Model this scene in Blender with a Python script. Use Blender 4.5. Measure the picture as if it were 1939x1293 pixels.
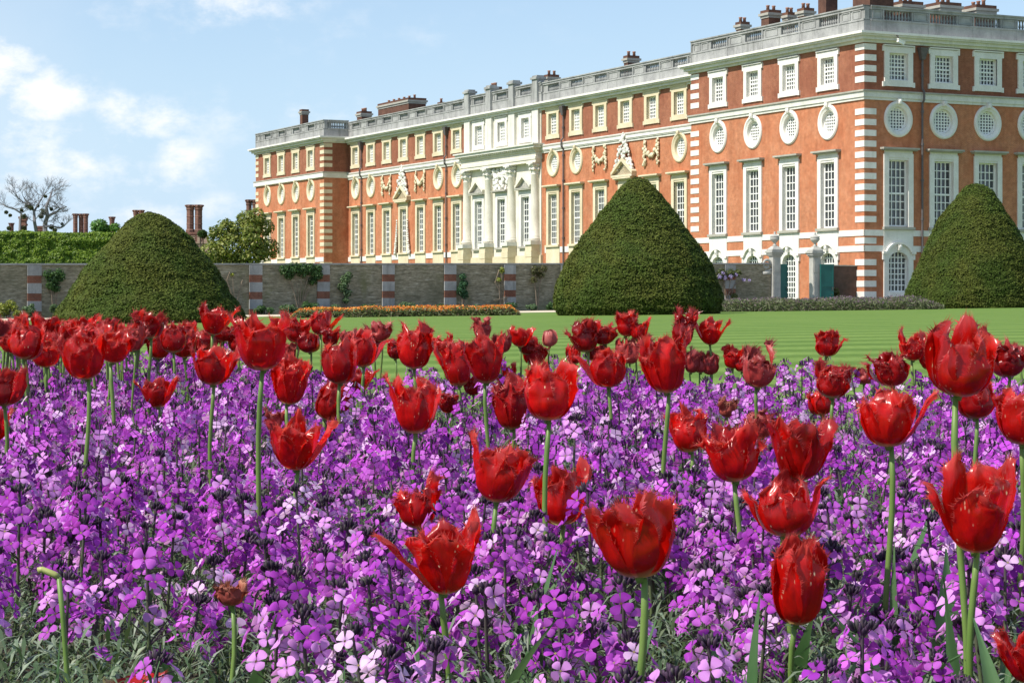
import bpy, math, random
import numpy as np
from mathutils import Vector, Matrix, noise as mnoise

for o in list(bpy.data.objects):
    bpy.data.objects.remove(o)
SC = bpy.context.scene
COL = SC.collection
F = 3980.0            # focal length of the photograph in its own pixels
U0, V0 = 970.0, 570.0 # vanishing point of the view axis, horizon row

# ---------------------------------------------------------------- camera
cam_d = bpy.data.cameras.new('camera')
cam = bpy.data.objects.new('camera', cam_d)
COL.objects.link(cam)
cam.location = (0, 0, 0)
cam.rotation_euler = (math.radians(90), 0, 0)
cam_d.sensor_width = 36
cam_d.lens = 36 * F / 1939
cam_d.shift_x = 0.0
cam_d.shift_y = (V0 - 646.5) / 1939
cam_d.clip_start = 0.05
cam_d.clip_end = 5000
SC.camera = cam

# ---------------------------------------------------------------- light
SUN_DIR = Vector((-0.878, -0.478, 0)).normalized()
SUN_EL = math.radians(50)
to_sun = Vector((SUN_DIR.x * math.cos(SUN_EL), SUN_DIR.y * math.cos(SUN_EL), math.sin(SUN_EL)))
sun_d = bpy.data.lights.new('sun', 'SUN')
sun_d.energy = 4.2
sun_d.angle = math.radians(0.53)
sun_d.color = (1.0, 0.95, 0.86)
sun = bpy.data.objects.new('sun', sun_d)
COL.objects.link(sun)
sun.rotation_euler = to_sun.to_track_quat('Z', 'Y').to_euler()

SC.view_settings.view_transform = 'Standard'
SC.view_settings.look = 'None'
SC.view_settings.exposure = 0.62
SC.view_settings.gamma = 1.0
SC.render.engine = 'CYCLES'
SC.cycles.max_bounces = 6
SC.cycles.transparent_max_bounces = 4
SC.cycles.use_denoising = True

world = bpy.data.worlds.new('World')
SC.world = world
world.use_nodes = True
def build_world():
    nt = world.node_tree
    nt.nodes.clear()
    N, L = nt.nodes.new, nt.links.new
    def val(x):
        return x
    def M(op, a, b=None, c=None):
        n = N('ShaderNodeMath'); n.operation = op
        for i, x in enumerate((a, b, c)):
            if x is None: continue
            if isinstance(x, (int, float)): n.inputs[i].default_value = x
            else: L(x, n.inputs[i])
        return n.outputs[0]
    def rng(x, a, b, c=0.0, d=1.0):
        n = N('ShaderNodeMapRange'); n.interpolation_type = 'SMOOTHSTEP'
        L(x, n.inputs['Value'])
        for k, v in (('From Min', a), ('From Max', b), ('To Min', c), ('To Max', d)):
            n.inputs[k].default_value = v
        return n.outputs['Result']
    sky = N('ShaderNodeTexSky'); sky.sky_type = 'NISHITA'; sky.sun_disc = False
    sky.sun_elevation = SUN_EL
    sky.sun_rotation = math.atan2(SUN_DIR.x, SUN_DIR.y) % (2 * math.pi)
    sky.air_density = 1.0; sky.dust_density = 0.6; sky.ozone_density = 1.6; sky.altitude = 20
    tc = N('ShaderNodeTexCoord')
    sep = N('ShaderNodeSeparateXYZ'); L(tc.outputs['Generated'], sep.inputs[0])
    y = M('MAXIMUM', sep.outputs['Y'], 0.06)
    px = M('DIVIDE', sep.outputs['X'], y)
    pz = M('DIVIDE', sep.outputs['Z'], y)
    # cumulus banks stand at their own bearings and elevations
    mp = N('ShaderNodeCombineXYZ')
    L(px, mp.inputs[0]); L(M('MULTIPLY', pz, 1.5), mp.inputs[1])
    nz = N('ShaderNodeTexNoise'); nz.inputs['Scale'].default_value = 30.0
    nz.inputs['Detail'].default_value = 9; nz.inputs['Roughness'].default_value = 0.62
    L(mp.outputs[0], nz.inputs['Vector'])
    nz2 = N('ShaderNodeTexNoise'); nz2.inputs['Scale'].default_value = 7.0
    nz2.inputs['Detail'].default_value = 6
    L(mp.outputs[0], nz2.inputs['Vector'])
    banks = [(-15, 135, 100, 75, 1.05), (80, 180, 95, 55, 1.0), (60, 265, 150, 60, .62), (225, 205, 60, 42, .75), (285, 228, 100, 50, .78),
             (140, 315, 190, 65, .66), (335, 310, 70, 70, .72), (280, 345, 130, 45, .55), (430, 15, 170, 60, .60), (30, 345, 160, 50, .55),
             (590, 215, 120, 55, .42), (430, 220, 130, 55, .40), (330, 400, 260, 45, .50), (120, 30, 200, 40, .3), (700, 60, 260, 60, .25)]
    tot = None
    for (u, v, ru, rv, s) in banks:
        dx = M('DIVIDE', M('SUBTRACT', px, (u - U0) / F), ru / F)
        dz = M('DIVIDE', M('SUBTRACT', pz, (V0 - v) / F), rv / F)
        d2 = M('ADD', M('MULTIPLY', dx, dx), M('MULTIPLY', dz, dz))
        g = M('MULTIPLY', M('EXPONENT', M('MULTIPLY', d2, -0.9)), s)
        tot = g if tot is None else M('MAXIMUM', tot, g)
    # beyond that, thin cloud anywhere on the dome
    nz3 = N('ShaderNodeTexNoise'); nz3.inputs['Scale'].default_value = 3.0; nz3.inputs['Detail'].default_value = 7
    L(tc.outputs['Generated'], nz3.inputs['Vector'])
    veil = M('MULTIPLY', rng(nz3.outputs['Fac'], 0.45, 0.75), 0.22)
    shape = M('ADD', M('MULTIPLY', tot, 0.66), M('MULTIPLY', M('SUBTRACT', nz.outputs['Fac'], 0.5), 2.3))
    shape = M('ADD', shape, M('MULTIPLY', M('SUBTRACT', nz2.outputs['Fac'], 0.5), 0.35))
    mask = M('MULTIPLY', rng(shape, 0.06, 0.86), M('MINIMUM', M('MULTIPLY', tot, 1.5), 0.97))
    mask = M('MAXIMUM', mask, veil)
    # the low air is paler
    pale = M('MULTIPLY', rng(sep.outputs['Z'], 0.16, -0.01, 0.32, 0.80), 1.0)
    mixp = N('ShaderNodeMix'); mixp.data_type = 'RGBA'
    L(pale, mixp.inputs['Factor']); L(sky.outputs[0], mixp.inputs['A']); mixp.inputs['B'].default_value = (3.65, 5.1, 7.0, 1)
    mix = N('ShaderNodeMix'); mix.data_type = 'RGBA'
    L(mask, mix.inputs['Factor']); L(mixp.outputs['Result'], mix.inputs['A'])
    mix.inputs['B'].default_value = (7.2, 7.2, 7.3, 1)
    bg = N('ShaderNodeBackground'); bg.inputs['Strength'].default_value = 0.10
    L(mix.outputs['Result'], bg.inputs['Color'])
    out = N('ShaderNodeOutputWorld'); L(bg.outputs[0], out.inputs['Surface'])
build_world()
world.cycles.sampling_method = 'MANUAL'
world.cycles.sample_map_resolution = 1024

# ---------------------------------------------------------------- helpers
def at(u, v, D):
    """the point at depth D seen at pixel u, v of the photograph"""
    return Vector(((u - U0) / F * D, D, (V0 - v) / F * D))

def ground_z(x):
    return -0.60 + 0.0125 * max(-45.0, min(45.0, x))

class MB:
    """collects faces of one mesh object; each face has a material slot"""
    def __init__(s): s.v = []; s.f = []; s.m = []
    def add(s, vs, fs, m=0):
        b = len(s.v); s.v.extend([tuple(p) for p in vs])
        for f in fs: s.f.append(tuple(b + i for i in f)); s.m.append(m)
    def quad(s, a, b, c, d, m=0): s.add([a, b, c, d], [(0, 1, 2, 3)], m)
    def hexa(s, p, m=0):
        s.add(p, [(0, 3, 2, 1), (4, 5, 6, 7), (0, 1, 5, 4), (1, 2, 6, 5), (2, 3, 7, 6), (3, 0, 4, 7)], m)
    def box(s, x0, x1, y0, y1, z0, z1, m=0):
        s.hexa([(x0, y0, z0), (x1, y0, z0), (x1, y1, z0), (x0, y1, z0), (x0, y0, z1), (x1, y0, z1), (x1, y1, z1), (x0, y1, z1)], m)
    def lathe(s, prof, n=16, c=(0, 0, 0), m=0, capb=True, capt=True):
        vs = []; fs = []
        for (r, z) in prof:
            for k in range(n):
                a = 2 * math.pi * k / n
                vs.append((c[0] + r * math.cos(a), c[1] + r * math.sin(a), c[2] + z))
        for i in range(len(prof) - 1):
            for k in range(n):
                k2 = (k + 1) % n
                fs.append((i * n + k, i * n + k2, (i + 1) * n + k2, (i + 1) * n + k))
        if capb: fs.append(tuple(range(n))[::-1])
        if capt: fs.append(tuple((len(prof) - 1) * n + k for k in range(n)))
        s.add(vs, fs, m)
    def tube(s, pts, rad, n=6, m=0):
        pts = [Vector(p) for p in pts]
        if not hasattr(rad, '__len__'): rad = [rad] * len(pts)
        vs = []; fs = []
        ref = Vector((0.31, 0.72, 0.61))
        for i, p in enumerate(pts):
            t = (pts[min(i + 1, len(pts) - 1)] - pts[max(i - 1, 0)]).normalized()
            x = t.cross(ref)
            if x.length < 1e-3: x = t.cross(Vector((1, 0, 0)))
            x.normalize(); y = t.cross(x)
            for k in range(n):
                a = 2 * math.pi * k / n
                vs.append(p + (x * math.cos(a) + y * math.sin(a)) * rad[i])
        for i in range(len(pts) - 1):
            for k in range(n):
                k2 = (k + 1) % n
                fs.append((i * n + k, i * n + k2, (i + 1) * n + k2, (i + 1) * n + k))
        fs.append(tuple(range(n))[::-1]); fs.append(tuple((len(pts) - 1) * n + k for k in range(n)))
        s.add(vs, fs, m)
    def blob(s, c, r, n=6, m=0, seed=0, rough=0.25):
        """a small lump with an uneven surface"""
        vs = []; fs = []
        R = r if hasattr(r, '__len__') else (r, r, r)
        rows = n // 2 + 1
        for i in range(rows + 1):
            th = math.pi * i / rows
            for k in range(n):
                a = 2 * math.pi * k / n
                d = Vector((math.sin(th) * math.cos(a), math.sin(th) * math.sin(a), math.cos(th)))
                q = 1 + rough * mnoise.noise(d * 2.3 + Vector((seed * 3.1, seed * 1.7, 0)))
                vs.append((c[0] + d.x * R[0] * q, c[1] + d.y * R[1] * q, c[2] + d.z * R[2] * q))
        for i in range(rows):
            for k in range(n):
                k2 = (k + 1) % n
                fs.append((i * n + k, (i + 1) * n + k, (i + 1) * n + k2, i * n + k2))
        s.add(vs, fs, m)
    def mesh(s, name, mats, smooth=False):
        me = bpy.data.meshes.new(name)
        me.from_pydata(s.v, [], s.f)
        for mt in (mats if isinstance(mats, (list, tuple)) else [mats]): me.materials.append(mt)
        if s.f: me.polygons.foreach_set('material_index', s.m)
        if smooth: me.polygons.foreach_set('use_smooth', [True] * len(s.f))
        me.update()
        return me

def put(name, me, parent=None, loc=(0, 0, 0), rot=(0, 0, 0)):
    o = bpy.data.objects.new(name, me); COL.objects.link(o)
    o.location = loc; o.rotation_euler = rot
    if parent is not None: o.parent = parent
    return o

def tag(o, label=None, cat=None, group=None, kind=None):
    if label: o['label'] = label
    if cat: o['category'] = cat
    if group: o['group'] = group
    if kind: o['kind'] = kind
    return o

def thing(name, label, cat, loc=(0, 0, 0), rotz=0.0, group=None):
    o = put(name, None, None, loc, (0, 0, rotz)); o.empty_display_size = 0.1
    return tag(o, label, cat, group)

def np_mesh(name, V, Q, mats, col=None, smooth=False, midx=None):
    """V (n,3); Q (m,4) or (m,3) index array; col (n,4) per-vertex colour attribute 'tint'"""
    me = bpy.data.meshes.new(name)
    V = np.ascontiguousarray(V, dtype=np.float32); Q = np.ascontiguousarray(Q, dtype=np.int32)
    k = Q.shape[1]
    me.vertices.add(len(V)); me.vertices.foreach_set('co', V.ravel())
    me.loops.add(Q.size); me.loops.foreach_set('vertex_index', Q.ravel())
    me.polygons.add(len(Q))
    me.polygons.foreach_set('loop_start', np.arange(0, Q.size, k, dtype=np.int32))
    me.polygons.foreach_set('loop_total', np.full(len(Q), k, dtype=np.int32))
    for mt in (mats if isinstance(mats, (list, tuple)) else [mats]): me.materials.append(mt)
    if midx is not None: me.polygons.foreach_set('material_index', np.asarray(midx, dtype=np.int32))
    if smooth: me.polygons.foreach_set('use_smooth', np.ones(len(Q), dtype=bool))
    if col is not None:
        ca = me.color_attributes.new('tint', 'FLOAT_COLOR', 'POINT')
        ca.data.foreach_set('color', np.ascontiguousarray(col, dtype=np.float32).ravel())
    me.update(calc_edges=True)
    me.validate()
    return me

# ---------------------------------------------------------------- materials
def newmat(name):
    m = bpy.data.materials.new(name); m.use_nodes = True
    nt = m.node_tree; nt.nodes.clear()
    out = nt.nodes.new('ShaderNodeOutputMaterial')
    b = nt.nodes.new('ShaderNodeBsdfPrincipled')
    nt.links.new(b.outputs[0], out.inputs['Surface'])
    return m, nt, b, out

def ramp(nt, fac, stops):
    r = nt.nodes.new('ShaderNodeValToRGB')
    el = r.color_ramp.elements
    while len(el) < len(stops): el.new(0.5)
    for e, (p, c) in zip(el, stops):
        e.position = p; e.color = (*c, 1)
    nt.links.new(fac, r.inputs[0])
    return r.outputs[0]

def noise_tex(nt, scale, detail=4, rough=0.55, vec=None, coord='Object', stretch=None):
    n = nt.nodes.new('ShaderNodeTexNoise')
    n.inputs['Scale'].default_value = scale; n.inputs['Detail'].default_value = detail; n.inputs['Roughness'].default_value = rough
    if vec is None:
        tc = nt.nodes.new('ShaderNodeTexCoord'); vec = tc.outputs[coord]
        # every object draws its own piece of the pattern
        oi = nt.nodes.new('ShaderNodeObjectInfo'); ml = nt.nodes.new('ShaderNodeMath'); ml.operation = 'MULTIPLY'; ml.inputs[1].default_value = 61.0
        ad = nt.nodes.new('ShaderNodeVectorMath'); ad.operation = 'ADD'
        nt.links.new(oi.outputs['Random'], ml.inputs[0]); nt.links.new(vec, ad.inputs[0]); nt.links.new(ml.outputs[0], ad.inputs[1]); vec = ad.outputs[0]
    if stretch:
        mp = nt.nodes.new('ShaderNodeMapping'); mp.inputs['Scale'].default_value = stretch
        nt.links.new(vec, mp.inputs[0]); vec = mp.outputs[0]
    nt.links.new(vec, n.inputs['Vector'])
    return n.outputs['Fac']

def bump(nt, b, h, strength=0.3, dist=0.05):
    n = nt.nodes.new('ShaderNodeBump'); n.inputs['Strength'].default_value = strength; n.inputs['Distance'].default_value = dist
    nt.links.new(h, n.inputs['Height']); nt.links.new(n.outputs[0], b.inputs['Normal'])

def mixc(nt, fac, a, b, blend='MIX'):
    n = nt.nodes.new('ShaderNodeMix'); n.data_type = 'RGBA'; n.blend_type = blend
    for k, x in (('Factor', fac), ('A', a), ('B', b)):
        if isinstance(x, (int, float)): n.inputs[k].default_value = x
        elif isinstance(x, tuple): n.inputs[k].default_value = (*x, 1)
        else: nt.links.new(x, n.inputs[k])
    return n.outputs['Result']

def stone_mat(name, stops, scale=1.2, rough=0.85, fine=14.0, bumps=0.3, streak=None):
    m, nt, b, _ = newmat(name)
    a = noise_tex(nt, scale, 6, 0.65)
    c = ramp(nt, a, stops)
    g = noise_tex(nt, fine, 3, 0.6)
    c = mixc(nt, 0.35, c, ramp(nt, g, [(0.3, (.55, .55, .55)), (0.7, (1.0, 1.0, 1.0))]), 'MULTIPLY')
    if streak:
        s = noise_tex(nt, 1.0, 5, 0.7, stretch=(1.6, 1.6, 0.16))
        c = mixc(nt, ramp(nt, s, [(0.52, (0, 0, 0)), (0.72, (.75, .75, .75))]), c, streak)
    nt.links.new(c, b.inputs['Base Color']); b.inputs['Roughness'].default_value = rough
    b.inputs['Specular IOR Level'].default_value = 0.25
    bump(nt, b, g, bumps, 0.03)
    return m

def brick_mat(name, c1, c2, mortar, rough=0.9, patch=None, pscale=0.35, w=0.225, h=0.075, ramp_p=(0.42, 0.68), axis='z'):
    m, nt, b, _ = newmat(name)
    tc = nt.nodes.new('ShaderNodeTexCoord')
    sp = nt.nodes.new('ShaderNodeSeparateXYZ'); nt.links.new(tc.outputs['Object'], sp.inputs[0])
    ad = nt.nodes.new('ShaderNodeMath'); ad.operation = 'ADD'
    nt.links.new(sp.outputs[0], ad.inputs[0]); nt.links.new(sp.outputs[1], ad.inputs[1])
    cb = nt.nodes.new('ShaderNodeCombineXYZ'); nt.links.new(ad.outputs[0], cb.inputs[0]); nt.links.new(sp.outputs[2], cb.inputs[1])
    br = nt.nodes.new('ShaderNodeTexBrick'); nt.links.new(cb.outputs[0], br.inputs['Vector'])
    br.inputs['Scale'].default_value = 1.0; br.inputs['Brick Width'].default_value = w; br.inputs['Row Height'].default_value = h
    br.inputs['Mortar Size'].default_value = 0.008; br.inputs['Bias'].default_value = -0.1
    br.inputs['Color1'].default_value = (*c1, 1); br.inputs['Color2'].default_value = (*c2, 1); br.inputs['Mortar'].default_value = (*mortar, 1)
    n1 = noise_tex(nt, pscale, 6, 0.7)
    c = br.outputs['Color']
    if patch: c = mixc(nt, ramp(nt, n1, [(ramp_p[0], (0, 0, 0)), (ramp_p[1], (.85, .85, .85))]), c, patch)
    n2 = noise_tex(nt, 2.6, 5, 0.7)
    c = mixc(nt, 0.6, c, ramp(nt, n2, [(0.3, (.58, .55, .53)), (0.7, (1.15, 1.17, 1.2))]), 'MULTIPLY')
    n3 = noise_tex(nt, 1.0, 5, .75, stretch=(.9, .9, .11)); c = mixc(nt, .5, c, ramp(nt, n3, [(.34, (.62, .58, .56)), (.56, (1, 1, 1))]), 'MULTIPLY')
    nt.links.new(c, b.inputs['Base Color']); b.inputs['Roughness'].default_value = rough
    b.inputs['Specular IOR Level'].default_value = 0.2
    bump(nt, b, br.outputs['Fac'], -0.25, 0.01)
    return m

def plain_mat(name, col, rough=0.6, var=0.15, scale=6.0, metallic=0.0, spec=0.4):
    m, nt, b, _ = newmat(name)
    n = noise_tex(nt, scale, 4)
    lo = tuple(x * (1 - var) for x in col); hi = tuple(min(1, x * (1 + var)) for x in col)
    nt.links.new(ramp(nt, n, [(0.3, lo), (0.7, hi)]), b.inputs['Base Color'])
    b.inputs['Roughness'].default_value = rough; b.inputs['Metallic'].default_value = metallic
    b.inputs['Specular IOR Level'].default_value = spec
    return m

def leaf_mat(name, trans=0.35, rough=0.55, spec=0.3, tr_gain=1.3, use_attr=True, stops=None, scale=3.0):
    """foliage or petals: colour from the mesh's own 'tint', part of the light passes through"""
    m, nt, b, out = newmat(name)
    if use_attr:
        at_ = nt.nodes.new('ShaderNodeAttribute'); at_.attribute_name = 'tint'; c = at_.outputs['Color']
    else:
        c = ramp(nt, noise_tex(nt, scale, 4), stops)
    nt.links.new(c, b.inputs['Base Color']); b.inputs['Roughness'].default_value = rough
    b.inputs['Specular IOR Level'].default_value = spec
    t = nt.nodes.new('ShaderNodeBsdfTranslucent')
    nt.links.new(mixc(nt, 1.0, c, (tr_gain, tr_gain, tr_gain * 0.8), 'MULTIPLY'), t.inputs['Color'])
    mx = nt.nodes.new('ShaderNodeMixShader'); mx.inputs[0].default_value = trans
    nt.links.new(b.outputs[0], mx.inputs[1]); nt.links.new(t.outputs[0], mx.inputs[2])
    nt.links.new(mx.outputs[0], out.inputs['Surface'])
    return m

WHITE = stone_mat('white_stone', [(0.25, (.66, .63, .57)), (0.6, (.79, .76, .71)), (0.8, (.84, .81, .77))], 0.9, 0.8, streak=(.58, .55, .49))
CREAM = stone_mat('cream_stone', [(0.25, (.62, .57, .47)), (0.6, (.75, .70, .60)), (0.8, (.81, .77, .68))], 0.9, 0.85, streak=(.5, .47, .40))
OCHRE = stone_mat('ochre_stone', [(0.25, (.56, .47, .31)), (0.55, (.68, .585, .41)), (0.8, (.76, .69, .54))], 0.8, 0.85)
GREY = stone_mat('weathered_stone', [(0.25, (.19, .19, .185)), (0.5, (.33, .33, .32)), (0.75, (.44, .44, .42))], 0.7, 0.9, streak=(.13, .13, .12))
HOOD = stone_mat('hood_stone', [(0.25, (.30, .29, .25)), (0.6, (.42, .40, .34)), (0.8, (.52, .49, .42))], 1.0, 0.9)
PALE = stone_mat('pale_stone', [(0.25, (.56, .55, .50)), (0.55, (.70, .68, .61)), (0.8, (.78, .75, .68))], 0.8, 0.85, streak=(.42, .42, .39))
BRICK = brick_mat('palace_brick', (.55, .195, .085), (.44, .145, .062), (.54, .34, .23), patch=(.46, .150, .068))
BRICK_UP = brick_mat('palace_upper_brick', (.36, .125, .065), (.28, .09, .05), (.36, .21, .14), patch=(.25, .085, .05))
CHIM_BRICK = brick_mat('chimney_brick', (.17, .075, .045), (.11, .05, .035), (.17, .11, .08), patch=(.09, .05, .04))
TUDOR_BRICK = brick_mat('tudor_brick', (.25, .115, .08), (.17, .08, .06), (.27, .19, .15), patch=(.12, .075, .065))
PIER_BRICK = brick_mat('pier_brick', (.27, .10, .06), (.2, .075, .05), (.25, .17, .12))
def old_wall_mat():
    """weathered courses: thin uneven bands of pale, brown and blackened brick with lichen patches"""
    m, nt, b, _ = newmat('garden_wall_brick')
    f = noise_tex(nt, 1.0, 5, .7, stretch=(1.5, 1.5, 9.0)); g = noise_tex(nt, 1.0, 4, .65, stretch=(4.5, 4.5, 14.0))
    c = ramp(nt, f, [(.28, (.12, .105, .075)), (.42, (.25, .22, .155)), (.56, (.34, .30, .22)), (.72, (.54, .50, .41))])
    c = mixc(nt, .7, c, ramp(nt, g, [(.3, (.38, .36, .33)), (.5, (.85, .84, .8)), (.7, (1.25, 1.22, 1.15))]), 'MULTIPLY')
    p = noise_tex(nt, .45, 5, .7); c = mixc(nt, ramp(nt, p, [(.48, (0, 0, 0)), (.66, (.7, .7, .7))]), c, (.13, .125, .08))
    q = noise_tex(nt, .8, 5, .7, stretch=(1, 1, .5)); c = mixc(nt, ramp(nt, q, [(.55, (0, 0, 0)), (.72, (.55, .55, .55))]), c, (.16, .165, .065))
    nt.links.new(c, b.inputs['Base Color']); b.inputs['Roughness'].default_value = .95; b.inputs['Specular IOR Level'].default_value = .15
    bump(nt, b, g, .5, .03)
    return m
WALL_BRICK = old_wall_mat()
DARK_BRICK = brick_mat('dark_wall_brick', (.16, .085, .06), (.10, .058, .045), (.2, .15, .12), patch=(.075, .06, .045))
PAINT = plain_mat('white_paint', (.80, .79, .75), 0.5, 0.04)
LEAD = plain_mat('lead', (.16, .16, .165), 0.6, 0.2, 1.0)
IRON = plain_mat('painted_pipe', (.10, .085, .085), 0.5, 0.2)
GREENPAINT = plain_mat('green_door_paint', (.016, .115, .10), 0.35, 0.12, 2.0)
TERRACOTTA = plain_mat('terracotta', (.30, .15, .10), 0.8, 0.2)
def glass_mat(name, col, rough=0.12):
    m, nt, b, _ = newmat(name)
    n = noise_tex(nt, 0.9, 3)
    c = ramp(nt, n, [(0.35, tuple(x * .55 for x in col)), (0.65, tuple(x * 1.4 for x in col))])
    oi = nt.nodes.new('ShaderNodeObjectInfo')
    c = mixc(nt, 1.0, c, ramp(nt, oi.outputs['Random'], [(.0, (.6, .6, .62)), (.45, (1, 1, 1)), (.75, (1.0, 1.0, 1.0)), (1.0, (1.9, 1.85, 1.75))]), 'MULTIPLY')
    nt.links.new(c, b.inputs['Base Color'])
    b.inputs['Roughness'].default_value = rough; b.inputs['Specular IOR Level'].default_value = 0.8
    w = noise_tex(nt, 2.2, 2)
    bump(nt, b, w, 0.08, 0.05)
    return m
GLASS = glass_mat('window_glass', (.045, .05, .055))
GLASS_BLIND = glass_mat('window_glass_with_blind', (.26, .27, .27), 0.2)
# ================================================================ the palace
# local frame of the palace: x along the east front, y along the south front, z = 0 at the camera's height
AX, AY = 23.3, 139.0
ANG = math.atan2(0.444, 0.896)
ZG = -0.4
palace = thing('palace', 'long red brick palace with white stone trim and a grey balustrade behind the garden wall', 'palace', (AX, AY, ZG), ANG)
def lz(z): return z - ZG          # heights are written above the camera, parts live above the palace's base

def south(a, z, d): return (-d, a, lz(z))
def east(a, z, d): return (a, -d, lz(z))

def fbox(mb, fr, a0, a1, z0, z1, d0, d1, m=0):
    P = [fr(a0, z0, d0), fr(a1, z0, d0), fr(a1, z0, d1), fr(a0, z0, d1), fr(a0, z1, d0), fr(a1, z1, d0), fr(a1, z1, d1), fr(a0, z1, d1)]
    mb.hexa(P, m)

def wall_panel(mb, fr, a0, a1, z0, z1, d, holes, m=0, flip=False):
    xs = sorted({a0, a1, *[h[0] for h in holes], *[h[1] for h in holes]})
    zs = sorted({z0, z1, *[h[2] for h in holes], *[h[3] for h in holes]})
    xs = [x for x in xs if a0 - 1e-6 <= x <= a1 + 1e-6]; zs = [z for z in zs if z0 - 1e-6 <= z <= z1 + 1e-6]
    for i in range(len(xs) - 1):
        for j in range(len(zs) - 1):
            cx, cz = (xs[i] + xs[i + 1]) / 2, (zs[j] + zs[j + 1]) / 2
            if any(h[0] < cx < h[1] and h[2] < cz < h[3] for h in holes): continue
            q = [fr(xs[i], zs[j], d), fr(xs[i + 1], zs[j], d), fr(xs[i + 1], zs[j + 1], d), fr(xs[i], zs[j + 1], d)]
            if flip: q.reverse()
            mb.quad(*q, m)

# ---- columns of windows: (position along front, depth of the wall there, trim)
L_TOT = 120.2
PAV = (4.1, 8.77, 13.43, 18.1)
S_COLS = [(a, 0.0, 'white', 'pavR') for a in PAV]
S_COLS += [(L_TOT - a, 0.0, 'ochre', 'pavL') for a in PAV]
WING = [24.1 + 4.32 * k for k in range(7)]
S_COLS += [(a, -2.85, 'ochre', 'wing%d' % (6 - k)) for k, a in enumerate(WING)]
S_COLS += [(L_TOT - a, -2.85, 'ochre', 'wing%d' % k) for k, a in enumerate(WING)][::1]
CEN = [(60.1 + k * 4.9, -2.75, 'white', 'cen%d' % k) for k in (-1, 0, 1)]
E_COLS = [(2.74 + 3.75 * k, 0.0, 'white', 'east') for k in range(5)]
TALL = (4.95, 9.4); UPPER = (14.7, 16.5); ROUND_Z = 12.12; ARCH = (0.6, 3.25)
TW, UW, RW, AW = 0.80, 0.76, 0.81, 0.80      # half widths of the openings

def col_holes(a, kind):
    h = [(a - TW, a + TW, *TALL), (a - UW, a + UW, *UPPER)]
    swag = kind in ('wing2', 'wing3', 'wing4')
    if not swag and not kind.startswith('cen'): h.append((a - RW, a + RW, ROUND_Z - RW, ROUND_Z + RW))
    if kind in ('pavR', 'east'): h.append((a - AW, a + AW, ARCH[0] - (.85 if kind == 'pavR' and abs(a - 8.77) < .1 else 0), ARCH[1]))
    return h

# ---- window meshes (front faces -y, origin at the middle of the opening's foot)
def win_tall(trim, arch_top=None):
    w, H = TW, TALL[1] - TALL[0]
    s = MB()
    ow = 1.2
    # architrave in two steps, reveal 0.32 deep
    for x0, x1 in ((-ow, -w), (w, ow)): s.box(x0, x1, -.10, .02, -.02, H + .42)
    for x0, x1 in ((-w - .16, -w), (w, w + .16)): s.box(x0, x1, -.055, .34, 0, H)
    s.box(-w - .16, w + .16, -.055, .34, H, H + .14)
    s.box(-w, w, -.10, .02, H + .14, H + .42)
    s.box(-ow + .06, ow - .06, -.08, .02, H + .42, H + .60)          # frieze
    hm = 1 if trim == 'white' else 1
    s.box(-ow - .18, ow + .18, -.34, .02, H + .60, H + .68, hm)      # hood, two courses
    s.box(-ow - .28, ow + .28, -.46, .02, H + .68, H + .80, hm)
    s.box(-ow - .08, ow + .08, -.22, .34, -.20, -.02, hm)            # sill
    sash = MB()
    fw = .085
    sash.box(-w, -w + fw, .22, .30, 0, H); sash.box(w - fw, w, .22, .30, 0, H)
    sash.box(-w + fw, w - fw, .22, .30, H - fw, H); sash.box(-w + fw, w - fw, .22, .30, 0, fw * 1.3)
    iw = 2 * (w - fw)
    for k in range(1, 4):
        x = -w + fw + iw * k / 4; sash.box(x - .033, x + .033, .235, .29, fw, H - fw)
    for k in range(1, 8):
        z = fw + (H - 2 * fw) * k / 8; t = .06 if k == 4 else .03
        sash.box(-w + fw, w - fw, .215 if k == 4 else .238, .287, z - t, z + t)
    pane = MB(); pane.box(-w + .01, w - .01, .31, .33, .01, H - .01)
    return s, sash, pane

def win_upper(trim):
    w, H = UW, UPPER[1] - UPPER[0]
    s = MB(); ow = 1.16; t0 = -.42; t1 = H + .42
    for x0, x1 in ((-ow, -w), (w, ow)): s.box(x0, x1, -.11, .02, t0, t1)
    s.box(-w, w, -.11, .02, H, t1); s.box(-w, w, -.11, .02, t0, 0)
    for x0, x1 in ((-w - .14, -w), (w, w + .14)): s.box(x0, x1, -.06, .32, -.0, H)
    s.box(-w - .14, w + .14, -.06, .32, H, H + .12); s.box(-w - .14, w + .14, -.06, .32, -.10, 0)
    for sx in (-1, 1):                                                # ears
        for zz in ((t1 - .32, t1 + .03), (t0 - .03, t0 + .30)):
            x0, x1 = sorted((sx * ow, sx * (ow + .15))); s.box(x0, x1, -.13, .02, *zz)
    s.box(-ow - .1, ow + .1, -.2, .02, t1 + .03, t1 + .12)            # thin moulded head
    sash = MB(); fw = .09
    sash.box(-w, -w + fw, .2, .28, 0, H); sash.box(w - fw, w, .2, .28, 0, H)
    sash.box(-w + fw, w - fw, .2, .28, H - fw, H); sash.box(-w + fw, w - fw, .2, .28, 0, fw)
    for k in range(1, 5):
        x = -w + fw + 2 * (w - fw) * k / 5; sash.box(x - .036, x + .036, .215, .27, fw, H - fw)
    for k in range(1, 6):
        z = fw + (H - 2 * fw) * k / 6; t = .055 if k == 3 else .036
        sash.box(-w + fw, w - fw, .195 if k == 3 else .218, .267, z - t, z + t)
    pane = MB(); pane.box(-w + .01, w - .01, .29, .31, .01, H - .01)
    return s, sash, pane

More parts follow.
